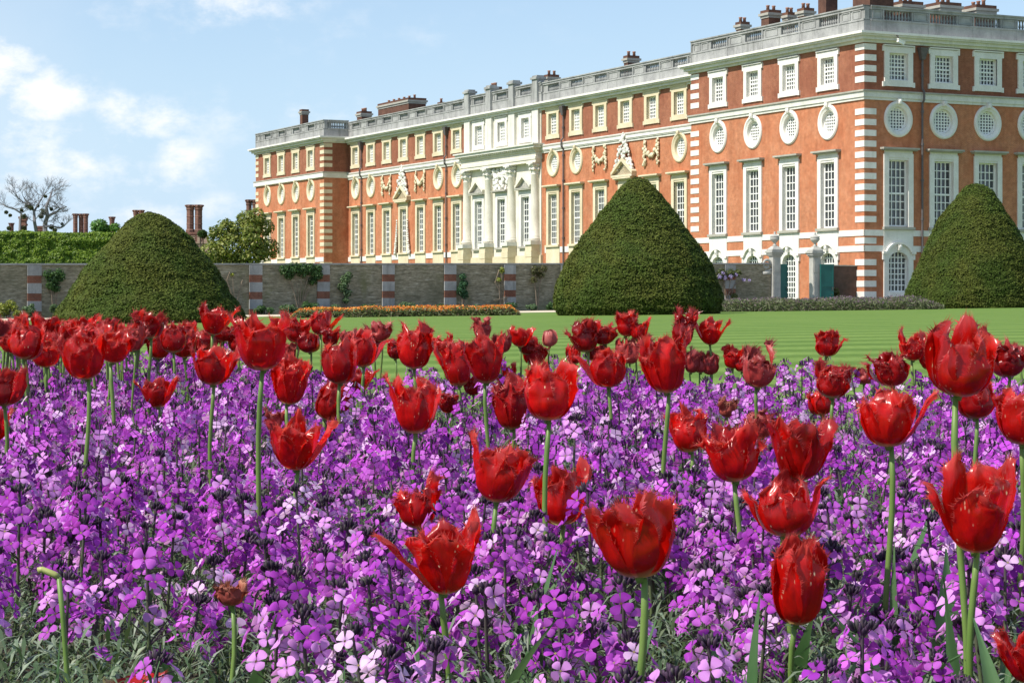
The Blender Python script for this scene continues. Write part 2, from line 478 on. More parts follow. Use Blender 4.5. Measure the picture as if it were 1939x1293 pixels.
def win_round(trim):
    n = 40; s = MB()
    rings = [(1.17, .03), (1.17, -.06), (1.10, -.13), (.98, -.13), (.92, -.08), (.86, -.05), (.79, -.02), (.76, .30)]
    ky = 1.04
    vs = []; fs = []
    for (r, y) in rings:
        for k in range(n):
            a = 2 * math.pi * k / n; vs.append((r * math.cos(a), y, r * math.sin(a) * ky))
    for i in range(len(rings) - 1):
        for k in range(n):
            k2 = (k + 1) % n; fs.append((i * n + k, i * n + k2, (i + 1) * n + k2, (i + 1) * n + k))
    s.add(vs, fs)
    s.box(-.16, .16, -.26, .0, 1.0, 1.34); s.blob((0, -.26, 1.14), (.13, .09, .17), 8)     # keystone with a mask
    sash = MB(); r0 = .76
    rr = [(r0 + .02, .2), (r0 - .08, .2), (r0 - .08, .27), (r0 + .02, .27)]
    vs = []; fs = []
    for (r, y) in rr:
        for k in range(n):
            a = 2 * math.pi * k / n; vs.append((r * math.cos(a), y, r * math.sin(a) * ky))
    for i in range(4):
        for k in range(n):
            k2 = (k + 1) % n; j = (i + 1) % 4; fs.append((i * n + k, i * n + k2, j * n + k2, j * n + k))
    sash.add(vs, fs)
    for k in range(-2, 3):
        x = k * .245; h = math.sqrt(max(0, .70 ** 2 - x * x)) * ky; sash.box(x - .036, x + .036, .215, .265, -h, h)
    for k in range(-3, 4):
        z = k * .205; h = math.sqrt(max(0, .70 ** 2 - (z / ky) ** 2)); sash.box(-h, h, .218, .262, z - .034, z + .034)
    pane = MB()
    ring = [(.77 * math.cos(2 * math.pi * k / n), .28, .77 * ky * math.sin(2 * math.pi * k / n)) for k in range(n)]
    ring2 = [(x, .30, z) for x, y, z in ring]
    pane.add(ring + ring2, [tuple(range(n)), tuple(range(n, 2 * n))[::-1]] + [(k, (k + 1) % n, n + (k + 1) % n, n + k) for k in range(n)])
    return s, sash, pane

def arc_strip(mb, r0, r1, cx, cz, y0, y1, a0, a1, n=14, m=0, sz=1.0):
    vs = []; fs = []
    for k in range(n + 1):
        a = a0 + (a1 - a0) * k / n; c, q = math.cos(a), math.sin(a) * sz
        vs += [(cx + r0 * c, y0, cz + r0 * q), (cx + r1 * c, y0, cz + r1 * q), (cx + r1 * c, y1, cz + r1 * q), (cx + r0 * c, y1, cz + r0 * q)]
    for k in range(n):
        b = k * 4
        for i in range(4): fs.append((b + i, b + 4 + i, b + 4 + (i + 1) % 4, b + (i + 1) % 4))
    fs += [(0, 1, 2, 3), (n * 4 + 3, n * 4 + 2, n * 4 + 1, n * 4)]
    mb.add(vs, fs, m)

def win_arch(trim, door=False):
    w, H = AW, ARCH[1] - ARCH[0]; sp = H - .52        # springing of a flat arch
    s = MB(); ow = 1.2
    for x0, x1 in ((-ow, -w), (w, ow)): s.box(x0, x1, -.09, .30, -.95, sp)
    if not door: s.box(-w, w, -.10, .30, -.95, 0)
    # spandrel: strips between the arch curve and the flat head
    n = 12; top = H + .30
    for k in range(n):
        xa, xb = -w + 2 * w * k / n, -w + 2 * w * (k + 1) / n
        za, zb = [sp + (H - sp) * math.sqrt(max(0, 1 - (x / w) ** 2)) for x in (xa, xb)]
        s.hexa([(xa, -.09, za), (xb, -.09, zb), (xb, .30, zb), (xa, .30, za), (xa, -.09, top), (xb, -.09, top), (xb, .30, top), (xa, .30, top)])
    for x0, x1 in ((-ow, -w), (w, ow)): s.box(x0, x1, -.09, .30, sp, top)
    arc_strip(s, .98, 1.16, 0, sp + .22, -.24, .0, math.radians(20), math.radians(160), sz=.86)   # arched hood
    for sx in (-1, 1):
        x0, x1 = sorted((sx * 1.0, sx * 1.34)); s.box(x0, x1, -.23, .0, sp + .40, sp + .56)
        x0, x1 = sorted((sx * 1.16, sx * 1.32)); s.box(x0, x1, -.14, .0, sp + .02, sp + .40)
    s.box(-.14, .14, -.29, .0, H + .12, H + .50); s.blob((0, -.28, H + .34), (.13, .08, .15), 8)
    sash = MB(); zb = -.85 if door else 0
    sash.box(-w, -w + .08, .18, .26, zb, sp); sash.box(w - .08, w, .18, .26, zb, sp); sash.box(-w + .08, w - .08, .18, .26, zb, zb + .09)
    def top_at(x): return sp + (H - sp) * math.sqrt(max(0, 1 - (x / w) ** 2))
    for k in range(1, 5):
        x = -w + .08 + 2 * (w - .08) * k / 5; sash.box(x - .034, x + .034, .195, .25, zb + .09, top_at(x) - .02)
    z = zb + .09; st = .37
    k = 0
    while z + st < H - .1:
        z += st; k += 1
        hw = w - .06 if z < sp else w * math.sqrt(max(0, 1 - ((z - sp) / (H - sp)) ** 2)) - .03
        sash.box(-hw, hw, .198, .247, z - .034, z + .034)
    pane = MB(); pane.box(-w + .01, w - .01, .27, .29, zb + .01, sp)
    n = 10
    for k in range(n):
        xa, xb = -w + .01 + 2 * (w - .01) * k / n, -w + .01 + 2 * (w - .01) * (k + 1) / n
        za, zb2 = max(sp + .002, top_at(xa)), max(sp + .002, top_at(xb))
        pane.hexa([(xa, .27, sp), (xb, .27, sp), (xb, .29, sp), (xa, .29, sp), (xa, .27, za), (xb, .27, zb2), (xb, .29, zb2), (xa, .29, za)])
    return s, sash, pane

WIN = {}
for trim, stn in (('white', WHITE), ('ochre', OCHRE)):
    for kind, fn, gl in (('tall', win_tall, GLASS), ('upper', win_upper, GLASS_BLIND), ('round', win_round, GLASS_BLIND), ('arch', win_arch, GLASS)):
        s, sa, pa = fn(trim)
        if kind == 'round' and trim == 'ochre': pass
        WIN[kind, trim] = (s.mesh('window', [stn, HOOD if trim == 'white' else OCHRE]), sa.mesh('sash', PAINT), pa.mesh('pane', gl))
s, sa, pa = win_arch('white', True)
WIN['door', 'white'] = (s.mesh('garden_door', [WHITE, HOOD]), sa.mesh('sash', PAINT), pa.mesh('pane', GLASS))
# the pavilion's round and upper panes show less blind
WIN_GLASS_EAST = {}
for k in ('upper', 'round'):
    me = WIN[k, 'white'][2].copy(); me.materials[0] = glass_mat('window_glass_' + k, (.075, .08, .088)); WIN_GLASS_EAST[k] = me

def place_window(kind, trim, fr, a, z, d, east_glass=False):
    s, sa, pa = WIN[kind, trim]
    rz = 0 if fr is east else -math.pi / 2
    w = put('window', s, palace, fr(a, z, d), (0, 0, rz))
    put('sash', sa, w); put('pane', WIN_GLASS_EAST[kind] if east_glass and kind in WIN_GLASS_EAST else pa, w)
    return w

def place_col(fr, a, d, trim, kind):
    place_window('tall', trim, fr, a, TALL[0], d)
    place_window('upper', trim, fr, a, UPPER[0], d, kind in ('pavR', 'east'))
    if kind not in ('wing2', 'wing3', 'wing4') and not kind.startswith('cen'):
        place_window('round', 'ochre' if trim == 'ochre' else 'white', fr, a, ROUND_Z, d, kind in ('pavR', 'east'))
    if kind in ('pavR', 'east'):
        place_window('door' if (fr is south and abs(a - 8.77) < .1) else 'arch', trim, fr, a, ARCH[0], d)
for a, d, trim, kind in S_COLS + CEN: place_col(south, a, d, trim, kind)
for a, d, trim, kind in E_COLS: place_col(east, a, d, trim, kind)

# ---- brick walls: lower storeys and the duller attic storey
EL = 21.0                     # built length of the east front
lo, hi = MB(), MB()
Z0, ZM, ZT = -2.2, 13.6, 17.6
sec = [(0, 22, 0.0, 'pavR'), (98.2, L_TOT, 0.0, 'pavL'), (22, 52.3, -2.85, 'wing'), (67.9, 98.2, -2.85, 'wing')]
for a0, a1, d, k in sec:
    holes = [h for (a, dd, t, kk) in S_COLS if a0 < a < a1 for h in col_holes(a, kk)]
    wall_panel(lo, south, a0, a1, Z0, ZM, d, [h for h in holes if h[3] < ZM], 0, True)
    wall_panel(hi, south, a0, a1, ZM, ZT, d, [h for h in holes if h[2] > ZM], 0, True)
holes = [h for (a, dd, t, kk) in E_COLS for h in col_holes(a, 'east')]
wall_panel(lo, east, 0, EL, Z0, ZM, 0, [h for h in holes if h[3] < ZM])
wall_panel(hi, east, 0, EL, ZM, ZT, 0, [h for h in holes if h[2] > ZM])
for mb, z0, z1 in ((lo, Z0, ZM), (hi, ZM, ZT)):
    def side(x0, y0, x1, y1): mb.quad((x0, y0, lz(z0)), (x1, y1, lz(z0)), (x1, y1, lz(z1)), (x0, y0, lz(z1)))
    side(2.85, 22, 0, 22); side(0, 98.2, 2.85, 98.2)         # returns of the two pavilions
    side(0, L_TOT, 26, L_TOT)                                  # west end
    side(EL, 0, EL, 40); side(26, L_TOT, EL, 40)
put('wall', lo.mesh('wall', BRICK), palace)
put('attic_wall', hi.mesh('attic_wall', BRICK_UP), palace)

# centre piece: white stone wall with its openings
cw = MB()
holes = [h for (a, d, t, k) in CEN for h in col_holes(a, k)]
wall_panel(cw, south, 52.2, 68.0, Z0, ZT, -2.75, holes, 0, True)
for y in (52.2, 68.0):
    q = [(2.75, y, lz(Z0)), (3.2, y, lz(Z0)), (3.2, y, lz(ZT)), (2.75, y, lz(ZT))]
    cw.quad(*(q if y < 60 else q[::-1]))
put('stone_frontispiece', cw.mesh('stone_frontispiece', CREAM), palace)

# ---- roof slab, cornice, string course, parapet: by plan blocks
BLK = [(0, EL, 0, 22, 0.0), (2.85, 26, 22, 98.2, -.18), (0, 26, 98.2, L_TOT, 0.0)]
roof = MB(); cor = MB(); strg = MB(); par = MB()
for i, (x0, x1, y0, y1, dz) in enumerate(BLK):
    pav = i != 1
    def slab(mb, p, z0, z1, m=0):
        ya, yb = (y0 - p, y1 + p) if pav else (y0 + .01, y1 - .01)
        xb = x1 + p if i == 0 else x1
        mb.box(x0 - p, xb, ya, yb, lz(z0 + dz), lz(z1 + dz), m)
    slab(cor, .16, 17.10, 17.28); slab(cor, .42, 17.28, 17.50); slab(cor, .62, 17.50, 17.62); slab(cor, .74, 17.62, 17.78, 1)
    sd = dz * .3
    slab(strg, .10, 13.32 + sd * .4, 13.50 + sd * .4, 0); slab(strg, .17, 13.50 + sd * .4, 13.86 + sd * .4, 0); slab(strg, .26, 13.86 + sd * .4, 13.97 + sd * .4, 1)
    ya, yb = (y0 + .3, y1 - .3) if pav else (y0 - .25, y1 + .25)
    roof.box(x0 + .4, x1 - .4, ya, yb, lz(17.4 + dz), lz(17.9 + dz))
ROOF = put('roof', roof.mesh('roof', LEAD), palace)
put('cornice', cor.mesh('cornice', [PALE, WHITE]), palace)
put('string_course', strg.mesh('string_course', [PALE, HOOD]), palace)

# wings have a whiter string course face; frontispiece entablature breaks it
PZ0, PZ1, PZ2, PZ3 = 17.78, 18.62, 19.32, 19.56
def parapet_run(mb, fr, a0, a1, d, bays, dz=0.0, skip_dies=False):
    """solid plinth, then balusters over each window bay and solid dies between"""
    z0, z1, z2, z3 = [z + dz for z in (PZ0, PZ1, PZ2, PZ3)]
    fbox(mb, fr, a0, a1, z0, z1, d - .5, d + .02); fbox(mb, fr, a0, a1, z1 - .06, z1 + .06, d - .54, d + .06)
    fbox(mb, fr, a0, a1, z2, z3, d - .5, d + .05); fbox(mb, fr, a0, a1, z3 - .07, z3 + .02, d - .56, d + .12)
    edges = []
    for b in bays: edges.append((max(a0 + .3, b - 1.15), min(a1 - .3, b + 1.15)))
    x = a0
    for e0, e1 in sorted(edges) + [(a1, a1)]:
        if e0 > x + .02:
            fbox(mb, fr, x, e0, z1 + .06, z2, d - .42, d - .04)
            w = e0 - x
            if w > .9:                      # sunk panels framed by pilaster strips
                m_ = (x + e0) / 2
                for c in ([m_] if w < 2.6 else [x + w * .3, x + w * .7]):
                    hw = min(.8, w * .5 - .15) if w < 2.6 else w * .2 - .1
                    for q0, q1, r0, r1 in ((c - hw, c + hw, z1 + .10, z1 + .16), (c - hw, c + hw, z2 - .10, z2 - .04), (c - hw, c - hw + .07, z1 + .16, z2 - .1), (c + hw - .07, c + hw, z1 + .16, z2 - .1)):
                        fbox(mb, fr, q0, q1, r0, r1, d - .05, d + .01)
                fbox(mb, fr, e0 - .12, e0, z0, z2 - .01, d - .45, d + .045)
        if e1 > e0:
            n = 9
            for k in range(n):
                c = e0 + (e1 - e0) * (k + .5) / n
                p = fr(c, z1 + .06, d - .24); h = z2 - z1 - .06
                mb.lathe([(.085, 0), (.06, .1 * h), (.10, .3 * h), (.055, .68 * h), (.085, .92 * h), (.085, h)], 6, p, 0, False, False)
        x = e1
south_pav = [a for a in PAV]
parapet_run(par, south, -.0, 22, 0.0, south_pav)
parapet_run(par, east, 0.52, EL, 0.0, [a for a, *_ in E_COLS])
parapet_run(par, south, 98.2, L_TOT, 0.0, [L_TOT - a for a in PAV])
parapet_run(par, south, 22.02, 51.98, -2.85, WING, -.18)
parapet_run(par, south, 68.22, 98.18, -2.85, [L_TOT - a for a in WING], -.18)
parapet_run(par, south, 52.0, 68.2, -2.7, [a for a, *_ in CEN], -.1)
def south_ret(a, z, d): return (a, 98.2 - d, lz(z))
parapet_run(par, south_ret, .52, 2.85, 0.0, [1.7])
for a in (52.95, 57.7, 62.5, 67.25):                            # raised dies over the columns
    fbox(par, south, a - .5, a + .5, 17.7, 19.75, -3.2, -2.45); fbox(par, south, a - .62, a + .62, 19.75, 19.95, -3.32, -2.33)
    fbox(par, south, a - .48, a + .48, 19.95, 20.1, -3.18, -2.47)
put('balustrade', par.mesh('balustrade', GREY), palace)

# ---- quoins: bands of white blocks on the corners
def quoins(corner_x, corner_y, sx, sy, wx, wy, mat, z_top=17.0):
    """one corner: each block wraps both faces; (sx, sy) point along the faces away from the corner"""
    x0, x1 = sorted((-sx * .035, sx * wx)); y0, y1 = sorted((-sy * .035, sy * wy))
    mb = MB(); mb.box(x0, x1, y0, y1, 0, .405); me = mb.mesh('quoin', mat)
    z = -1.2
    while z < z_top - .3:
        if not (13.0 < z + .2 < 14.1) and not (4.2 < z + .2 < 4.75) and not (3.2 < z + .2 < 3.75):
            put('quoin', me, palace, (corner_x, corner_y, lz(z)))
        z += .713
quoins(0, 0, 1, 1, .95, 1.0, WHITE); quoins(0, 22, 1, -1, .9, 1.15, WHITE)
quoins(0, 98.2, 1, 1, .95, 1.15, OCHRE); quoins(0, L_TOT, 1, -1, .95, 1.0, OCHRE)

# ---- base: bands, aprons and panels below the tall windows
base_w = MB()
for fr, cols, a0, a1 in ((south, PAV, 0, 22), (east, [a for a, *_ in E_COLS], 0, EL)):
    segs = [a0] + [x for c in cols for x in (c - 1.2, c + 1.2)] + [a1]
    for k in range(0, len(segs), 2):
        s0, s1 = segs[k] + (.003 if k else .0), segs[k + 1] - .003
        if k == 0: s0 = -.05
        fbox(base_w, fr, s0, s1, 4.32, 4.72, -.03, .05); fbox(base_w, fr, s0, s1, 3.28, 3.68, -.03, .05)
    for c in cols: fbox(base_w, fr, c - 1.2, c + 1.2, ARCH[1] + .30, 4.74, -.03, .07)
    put('base_course', base_w.mesh('base_course', WHITE), palace); base_w = MB()
def wing_base(cols, a0, a1, d):
    base_w = MB()
    segs = [a0] + [x for c in sorted(cols) for x in (c - 1.3, c + 1.3)] + [a1]
    for k in range(0, len(segs), 2):
        if segs[k + 1] - segs[k] > .2: fbox(base_w, south, segs[k] + .02, segs[k + 1] - .02, 4.25, 4.75, d - .03, d + .06)
    for c in cols:
        ap = MB(); fbox(ap, south, c - 1.28, c + 1.28, -1.5, 4.74, d - .03, d + .07); put('apron', ap.mesh('apron', OCHRE), palace)
    fbox(base_w, south, a0 + .05, a1 - .05, 2.3, 2.75, d - .03, d + .04)
    put('base_course', base_w.mesh('base_course', WHITE), palace)
wing_base(WING, 22, 51.6, -2.85); wing_base([L_TOT - a for a in WING], 68.6, 98.2, -2.85); wing_base([L_TOT - a for a in PAV], 98.2, L_TOT, 0.0)
# white face of the string course on the wings
for a0, a1, d0, d1 in ((22.05, 52.1, -2.9, -2.63), (68.1, 98.15, -2.9, -2.63), (98.0, L_TOT + .2, -.2, .215)):
    sw = MB(); fbox(sw, south, a0, a1, 13.39, 13.84, d0, d1); put('string_course', sw.mesh('string_course', WHITE), palace)

# ---- frontispiece: pedestals, four columns, entablature, pilasters, pediments, carved trophy
fp = MB(); fo = MB()
COLS_A = (52.95, 57.7, 62.5, 67.25); dC = -2.58
fbox(fo, south, 52.0, 68.2, Z0, 4.1, -3.2, -2.6)
put('frontispiece_base', fo.mesh('frontispiece_base', OCHRE), palace)
for a in COLS_A:
    pd = MB(); fbox(pd, south, a - .62, a + .62, Z0, 5.0, -3.1, -1.85)
    for k in range(5): fbox(pd, south, a - .65, a + .65, 1.2 + .68 * k, 1.2 + .68 * k + .58, -3.0, -1.81)
    fbox(pd, south, a - .72, a + .72, 5.0, 5.35, -3.1, -1.72, 1)
    put('pedestal', pd.mesh('pedestal', [OCHRE, PALE]), palace)
    pl = MB(); fbox(pl, south, a - .62, a + .62, 14.0, 17.25, -3.0, -2.5); put('pilaster', pl.mesh('pilaster', PALE), palace)
ent = MB()
for z0, z1, p in ((12.35, 12.62, .1), (12.62, 12.85, .16), (12.85, 13.32, .06), (13.32, 13.48, .2), (13.62, 13.86, .52), (13.86, 14.0, .66)):
    fbox(ent, south, 52.3 - p, 67.9 + p, z0, z1, -3.1, -2.30 + p, 0 if z1 < 13.5 else 1)
k = 52.2
while k < 68.1:
    fbox(ent, south, k - .11, k + .11, 13.48, 13.62, -3.0, -1.90); k += .42
put('entablature', ent.mesh('entablature', [CREAM, PALE]), palace)
for a in COLS_A:
    c = MB(); p = south(a, 0, dC)
    c.lathe([(.56, 5.35), (.56, 5.48), (.6, 5.53), (.6, 5.62), (.5, 5.68), (.53, 5.75), (.45, 5.85), (.455, 7.5), (.43, 9.2), (.39, 11.25), (.43, 11.3), (.4, 11.36)], 20, (p[0], p[1], -ZG), 0)
    o = put('column', c.mesh('column', CREAM, True), palace)
    q = MB(); q.lathe([(.4, 11.36), (.43, 11.6), (.58, 11.72), (.45, 11.8), (.5, 12.0), (.68, 12.14), (.6, 12.2)], 16, (p[0], p[1], -ZG))
    q.box(p[0] - .62, p[0] + .62, p[1] - .62, p[1] + .62, lz(12.2), lz(12.352))
    for i in range(8):
        aa = i * math.pi / 4; q.blob((p[0] + .54 * math.cos(aa), p[1] + .54 * math.sin(aa), lz(11.74)), (.13, .13, .16), 6); q.blob((p[0] + .6 * math.cos(aa), p[1] + .6 * math.sin(aa), lz(12.1)), (.13, .13, .11), 6)
    put('capital', q.mesh('capital', PALE), o)

def pediment(a, z, d, w, h, mats, m0=0):
    mb = MB()
    fbox(mb, south, a - w, a + w, z, z + .18, d - .1, d + .42)
    for sx in (-1, 1):
        P = []
        for (x, zz) in ((a + sx * w, z + .18), (a, z + h), (a, z + h + .26), (a + sx * (w + .05), z + .42)):
            P.append((x, zz))
        vs = [south(x, zz, d - .05) for x, zz in P] + [south(x, zz, d + .42) for x, zz in P]
        mb.add(vs, [(0, 1, 2, 3), (7, 6, 5, 4), (0, 4, 5, 1), (1, 5, 6, 2), (2, 6, 7, 3), (3, 7, 4, 0)], 0)
    vs = [south(a - w + .2, z + .18, d + .12), south(a + w - .2, z + .18, d + .12), south(a, z + h - .05, d + .12)]
    mb.add(vs, [(0, 1, 2), (2, 1, 0)], 1)
    put('pediment', mb.mesh('pediment', mats), palace)
for a in (55.2, 65.0): pediment(a, 10.0, -2.75, 1.5, 1.15, [CREAM, PALE])
rnd = random.Random(5)
def relief(name, pts, mat, smooth=True):
    mb = MB()
    for i, (a, z, d, r) in enumerate(pts): mb.blob(south(a, z, d), (r * .8, r, r * rnd.uniform(.8, 1.3)), 6, 0, i, .5)
    put(name, mb.mesh(name, mat, smooth), palace)
relief('carved_trophy', [(60.1 + rnd.uniform(-1.55, 1.55), rnd.uniform(10.25, 12.1), -2.65, rnd.uniform(.14, .28)) for _ in range(90)], WHITE)
for cx in (37.06, L_TOT - 37.06):
    pediment(cx, 10.22, -2.8, 1.75, 1.3, [OCHRE, OCHRE])
    pts = []
    for i in range(110):                                        # piled arms rising to a figure
        z = 11.0 + 2.7 * (rnd.random() ** 1.35); w = 1.55 * (1 - (z - 11.0) / 2.9) + .12
        x = rnd.uniform(-w, w)
        if z < 11.55 and abs(x) < .5: continue
        pts.append((cx + x, z - .25 * (abs(x) > 1), -2.6, rnd.uniform(.10, .21)))
    for i in range(6): pts.append((cx + rnd.uniform(-.1, .1), 13.2 + .12 * i, -2.6, .2 - .015 * i))
    relief('carved_trophy', pts, PALE)
    for sx in (-1, 1):                                          # scrolls at the foot of the window
        pts = [(cx + sx * (1.35 + .42 * (t ** 2)), 8.2 - 3.3 * t, -2.65, .12 + .12 * t) for t in [k / 14 for k in range(15)]]
        relief('scroll', pts, PALE)
    for dx in (-4.32, 4.32):                                    # festoons of fruit
        pts = []
        for sx in (-1, 1):
            for k in range(13): pts.append((cx + dx + sx * 1.05 + rnd.uniform(-.14, .14), 12.95 - .16 * k, -2.72, rnd.uniform(.10, .2)))
        for k in range(13):
            t = -1 + 2 * k / 12; pts.append((cx + dx + t * .95 + rnd.uniform(-.1, .1), 11.75 + .62 * t * t + rnd.uniform(-.1, .1), -2.72, rnd.uniform(.13, .22)))
        relief('festoon', pts, OCHRE)
# ---- lead downpipes
def pipe(fr, a, d, z0=-.3):
    mb = MB(); mb.tube([fr(a, z, d + .16) for z in (z0, 4, 8, 12, 13.2)], .075, 8); mb.tube([fr(a, 13.2, d + .16), fr(a, 13.45, d + .36), fr(a, 14.0, d + .36), fr(a, 14.2, d + .16)], .075, 8)
    mb.tube([fr(a, 14.2, d + .16), fr(a, 16.2, d + .16)], .075, 8)
    for z in (2.2, 5.4, 8.0, 10.4, 12.6, 15.0): mb.tube([fr(a, z, d + .16), fr(a, z + .16, d + .16)], .11, 8)
    h = MB()
    P = [fr(a + x, 16.15, d + y) for x, y in ((-.14, .03), (.14, .03), (.14, .3), (-.14, .3))] + [fr(a + x, 16.95, d + y) for x, y in ((-.34, .03), (.34, .03), (.34, .46), (-.34, .46))]
    mb.hexa(P); put('downpipe', mb.mesh('downpipe', IRON), palace)
pipe(south, 21.9 + .35, -2.85); pipe(south, 47.85, -2.85); pipe(south, 72.4, -2.85); pipe(south, 94.2, -2.85); pipe(east, 4.62, 0)

# ---- chimneys on the roof
CH = MB
def chimney(x, y, z1, wx, wy, pots=3, zb=17.3, mat=CHIM_BRICK):
    mb = MB(); z0 = lz(zb); t = lz(z1)
    mb.box(x - wx, x + wx, y - wy, y + wy, z0, t - .75)
    mb.box(x - wx - .06, x + wx + .06, y - wy - .06, y + wy + .06, t - .75, t - .55, 1)
    mb.box(x - wx - .17, x + wx + .17, y - wy - .17, y + wy + .17, t - .55, t - .36, 1)
    mb.box(x - wx - .05, x + wx + .05, y - wy - .05, y + wy + .05, t - .36, t - .12)
    c = put('chimney', mb.mesh('chimney', [mat, HOOD]), ROOF)
    n = pots
    for k in range(n):
        f = (k + .5) / n * 2 - 1
        px, py = (x, y + wy * f) if wy >= wx else (x + wx * f, y)
        pm = MB(); pm.lathe([(.14, t - .12), (.12, t + .16), (.15, t + .2), (.15, t + .28), (.1, t + .29)], 10, (px, py, 0))
        put('chimney_pot', pm.mesh('chimney_pot', TERRACOTTA, True), c)
def chim_uv(u0, u1, vtop, back, wback=None, pots=3, mat=CHIM_BRICK):
    """a chimney standing `back` metres behind the south front, spanning the bearings u0..u1"""
    def hit(u):
        r = (u - U0) / F; X0, Y0 = AX + .896 * back, AY + .444 * back
        return (X0 - r * Y0) / (.444 + .896 * r)
    y = hit((u0 + u1) / 2)
    D = AY + .444 * back + .896 * y; span = (u1 - u0) / F * D * .86      # what one sees is two faces, end and side
    wx = wback or span / 2.63; wy = max(.35, (span - 1.79 * wx) / .84)
    chimney(back, y, (V0 - vtop) / F * D, wx, wy, pots, mat=mat)
chim_uv(567, 586, 206, 6, None, 0)
chim_uv(674, 706, 210, 9, .6, 3)
chim_uv(707, 815, 190, 8, 1.0, 6); chim_uv(830, 842, 192, 9, None, 1)
chim_uv(920, 952, 163, 9, .55, 3); chim_uv(1030, 1060, 140, 9, .55, 2); chim_uv(1180, 1212, 104, 9, .55, 2)
chim_uv(1393, 1420, 40, 12, None, 2); chim_uv(1440, 1480, 18, 9, None, 2); chim_uv(1482, 1508, 22, 10, None, 2); chim_uv(1510, 1542, 14, 10, None, 2)
chim_uv(1548, 1588, -30, 7, None, 2)
def chim_e(s, back, u0, u1, vtop, pots=3):
    D = AY + .444 * s + .896 * back; w = (u1 - u0) / F * D * .42
    chimney(s, back, (V0 - vtop) / F * D, w, w, pots)
chim_e(2.9, 3.0, 1625, 1690, -24); chim_e(5.6, 7.0, 1690, 1735, -22); chim_e(8.6, 7.0, 1752, 1806, 3); chim_e(11.9, 7.0, 1824, 1880, 5); chim_e(15.1, 7.0, 1893, 1947, 10)

cctv = thing('security_camera', 'small white security camera fixed under the cornice near the near corner of the palace', 'camera', tuple(palace.matrix_basis @ Vector((2.35, -.80, lz(17.25)))), ANG)
mb = MB(); mb.box(-.22, .30, -.10, .08, -.2, -.02); mb.box(-.27, .36, -.13, .11, -.02, .02); put('housing', mb.mesh('housing', PAINT), cctv, (0, 0, 0), (0, .35, 0))
mb = MB(); mb.tube([(-.1, 0, -.05), (-.2, .05, .3), (-.2, .4, .34)], .04, 8); put('bracket', mb.mesh('bracket', IRON), cctv)
# ================================================================ ground
def grid_sheet(name, x0, x1, y0, y1, nx, ny, zf, mat):
    xs = np.linspace(x0, x1, nx); ys = np.linspace(y0, y1, ny)
    V = np.array([(x, y, zf(x, y)) for y in ys for x in xs])
    Q = np.array([(j * nx + i, j * nx + i + 1, (j + 1) * nx + i + 1, (j + 1) * nx + i) for j in range(ny - 1) for i in range(nx - 1)])
    return put(name, np_mesh(name, V, Q, mat, smooth=True))

def grass_mat():
    m, nt, b, _ = newmat('mown_grass')
    tc = nt.nodes.new('ShaderNodeTexCoord')
    n1 = noise_tex(nt, 0.5, 6, 0.65); n2 = noise_tex(nt, 9.0, 5, 0.7, stretch=(1.0, 0.35, 1.0))
    w = nt.nodes.new('ShaderNodeTexWave'); w.wave_type = 'BANDS'; w.bands_direction = 'Y'
    w.inputs['Scale'].default_value = 0.135; w.inputs['Distortion'].default_value = 4.5; w.inputs['Detail'].default_value = 3; w.inputs['Detail Scale'].default_value = 0.35
    mp = nt.nodes.new('ShaderNodeMapping'); mp.inputs['Rotation'].default_value = (0, 0, math.radians(-7))
    nt.links.new(tc.outputs['Object'], mp.inputs[0]); nt.links.new(mp.outputs[0], w.inputs['Vector'])
    c = ramp(nt, w.outputs['Fac'], [(0.2, (.100, .168, .032)), (0.8, (.145, .224, .052))])
    c = mixc(nt, 0.5, c, ramp(nt, n1, [(0.3, (.66, .76, .55)), (0.7, (1.18, 1.1, 1.05))]), 'MULTIPLY')
    c = mixc(nt, 0.55, c, ramp(nt, n2, [(0.32, (.62, .68, .6)), (0.68, (1.15, 1.1, 1.15))]), 'MULTIPLY')
    nt.links.new(c, b.inputs['Base Color']); b.inputs['Roughness'].default_value = 0.9; b.inputs['Specular IOR Level'].default_value = 0.1
    bump(nt, b, n2, 0.35, 0.03)
    return m
GRASS = grass_mat()
SAND = stone_mat('sandy_gravel', [(0.25, (.52, .44, .31)), (0.6, (.62, .54, .40)), (0.8, (.68, .61, .48))], 0.8, 0.95, 20)
SOIL = stone_mat('bed_soil', [(0.3, (.035, .026, .018)), (0.6, (.06, .045, .03)), (0.8, (.085, .066, .045))], 6.0, 0.95, 60)
lawn = grid_sheet('lawn', -700, 700, -60, 1500, 141, 80, lambda x, y: ground_z(x), GRASS)
tag(lawn, kind='structure')
# the wall and the walk in front of it run parallel to the palace's east front
WD = Vector((-.896, -.444, 0)); WN = Vector((.444, -.896, 0))     # along the wall (leftwards) and towards the camera
W0 = Vector((AX, AY, 0)) + Vector((-.444, .896, 0)) * .85
def wpt(t, off, z=0.0): p = W0 + WD * t + WN * off; return Vector((p.x, p.y, z))
def strip_sheet(name, t0, t1, o0, o1, lift, mat, n=60):
    V = []; Q = []
    for i in range(n + 1):
        t = t0 + (t1 - t0) * i / n
        for k in range(3):
            p = wpt(t, o0 + (o1 - o0) * k / 2); V.append((p.x, p.y, ground_z(p.x) + lift))
    for i in range(n):
        for k in range(2): Q.append((i * 3 + k, i * 3 + k + 1, (i + 1) * 3 + k + 1, (i + 1) * 3 + k))
    o = put(name, np_mesh(name, np.array(V), np.array(Q)[:, ::-1], mat)); tag(o, kind='structure'); return o
strip_sheet('path', 3, 110, 4.5, 21, .012, SAND)
strip_sheet('border_soil', -6, 110, .32, 4.2, .02, SOIL)

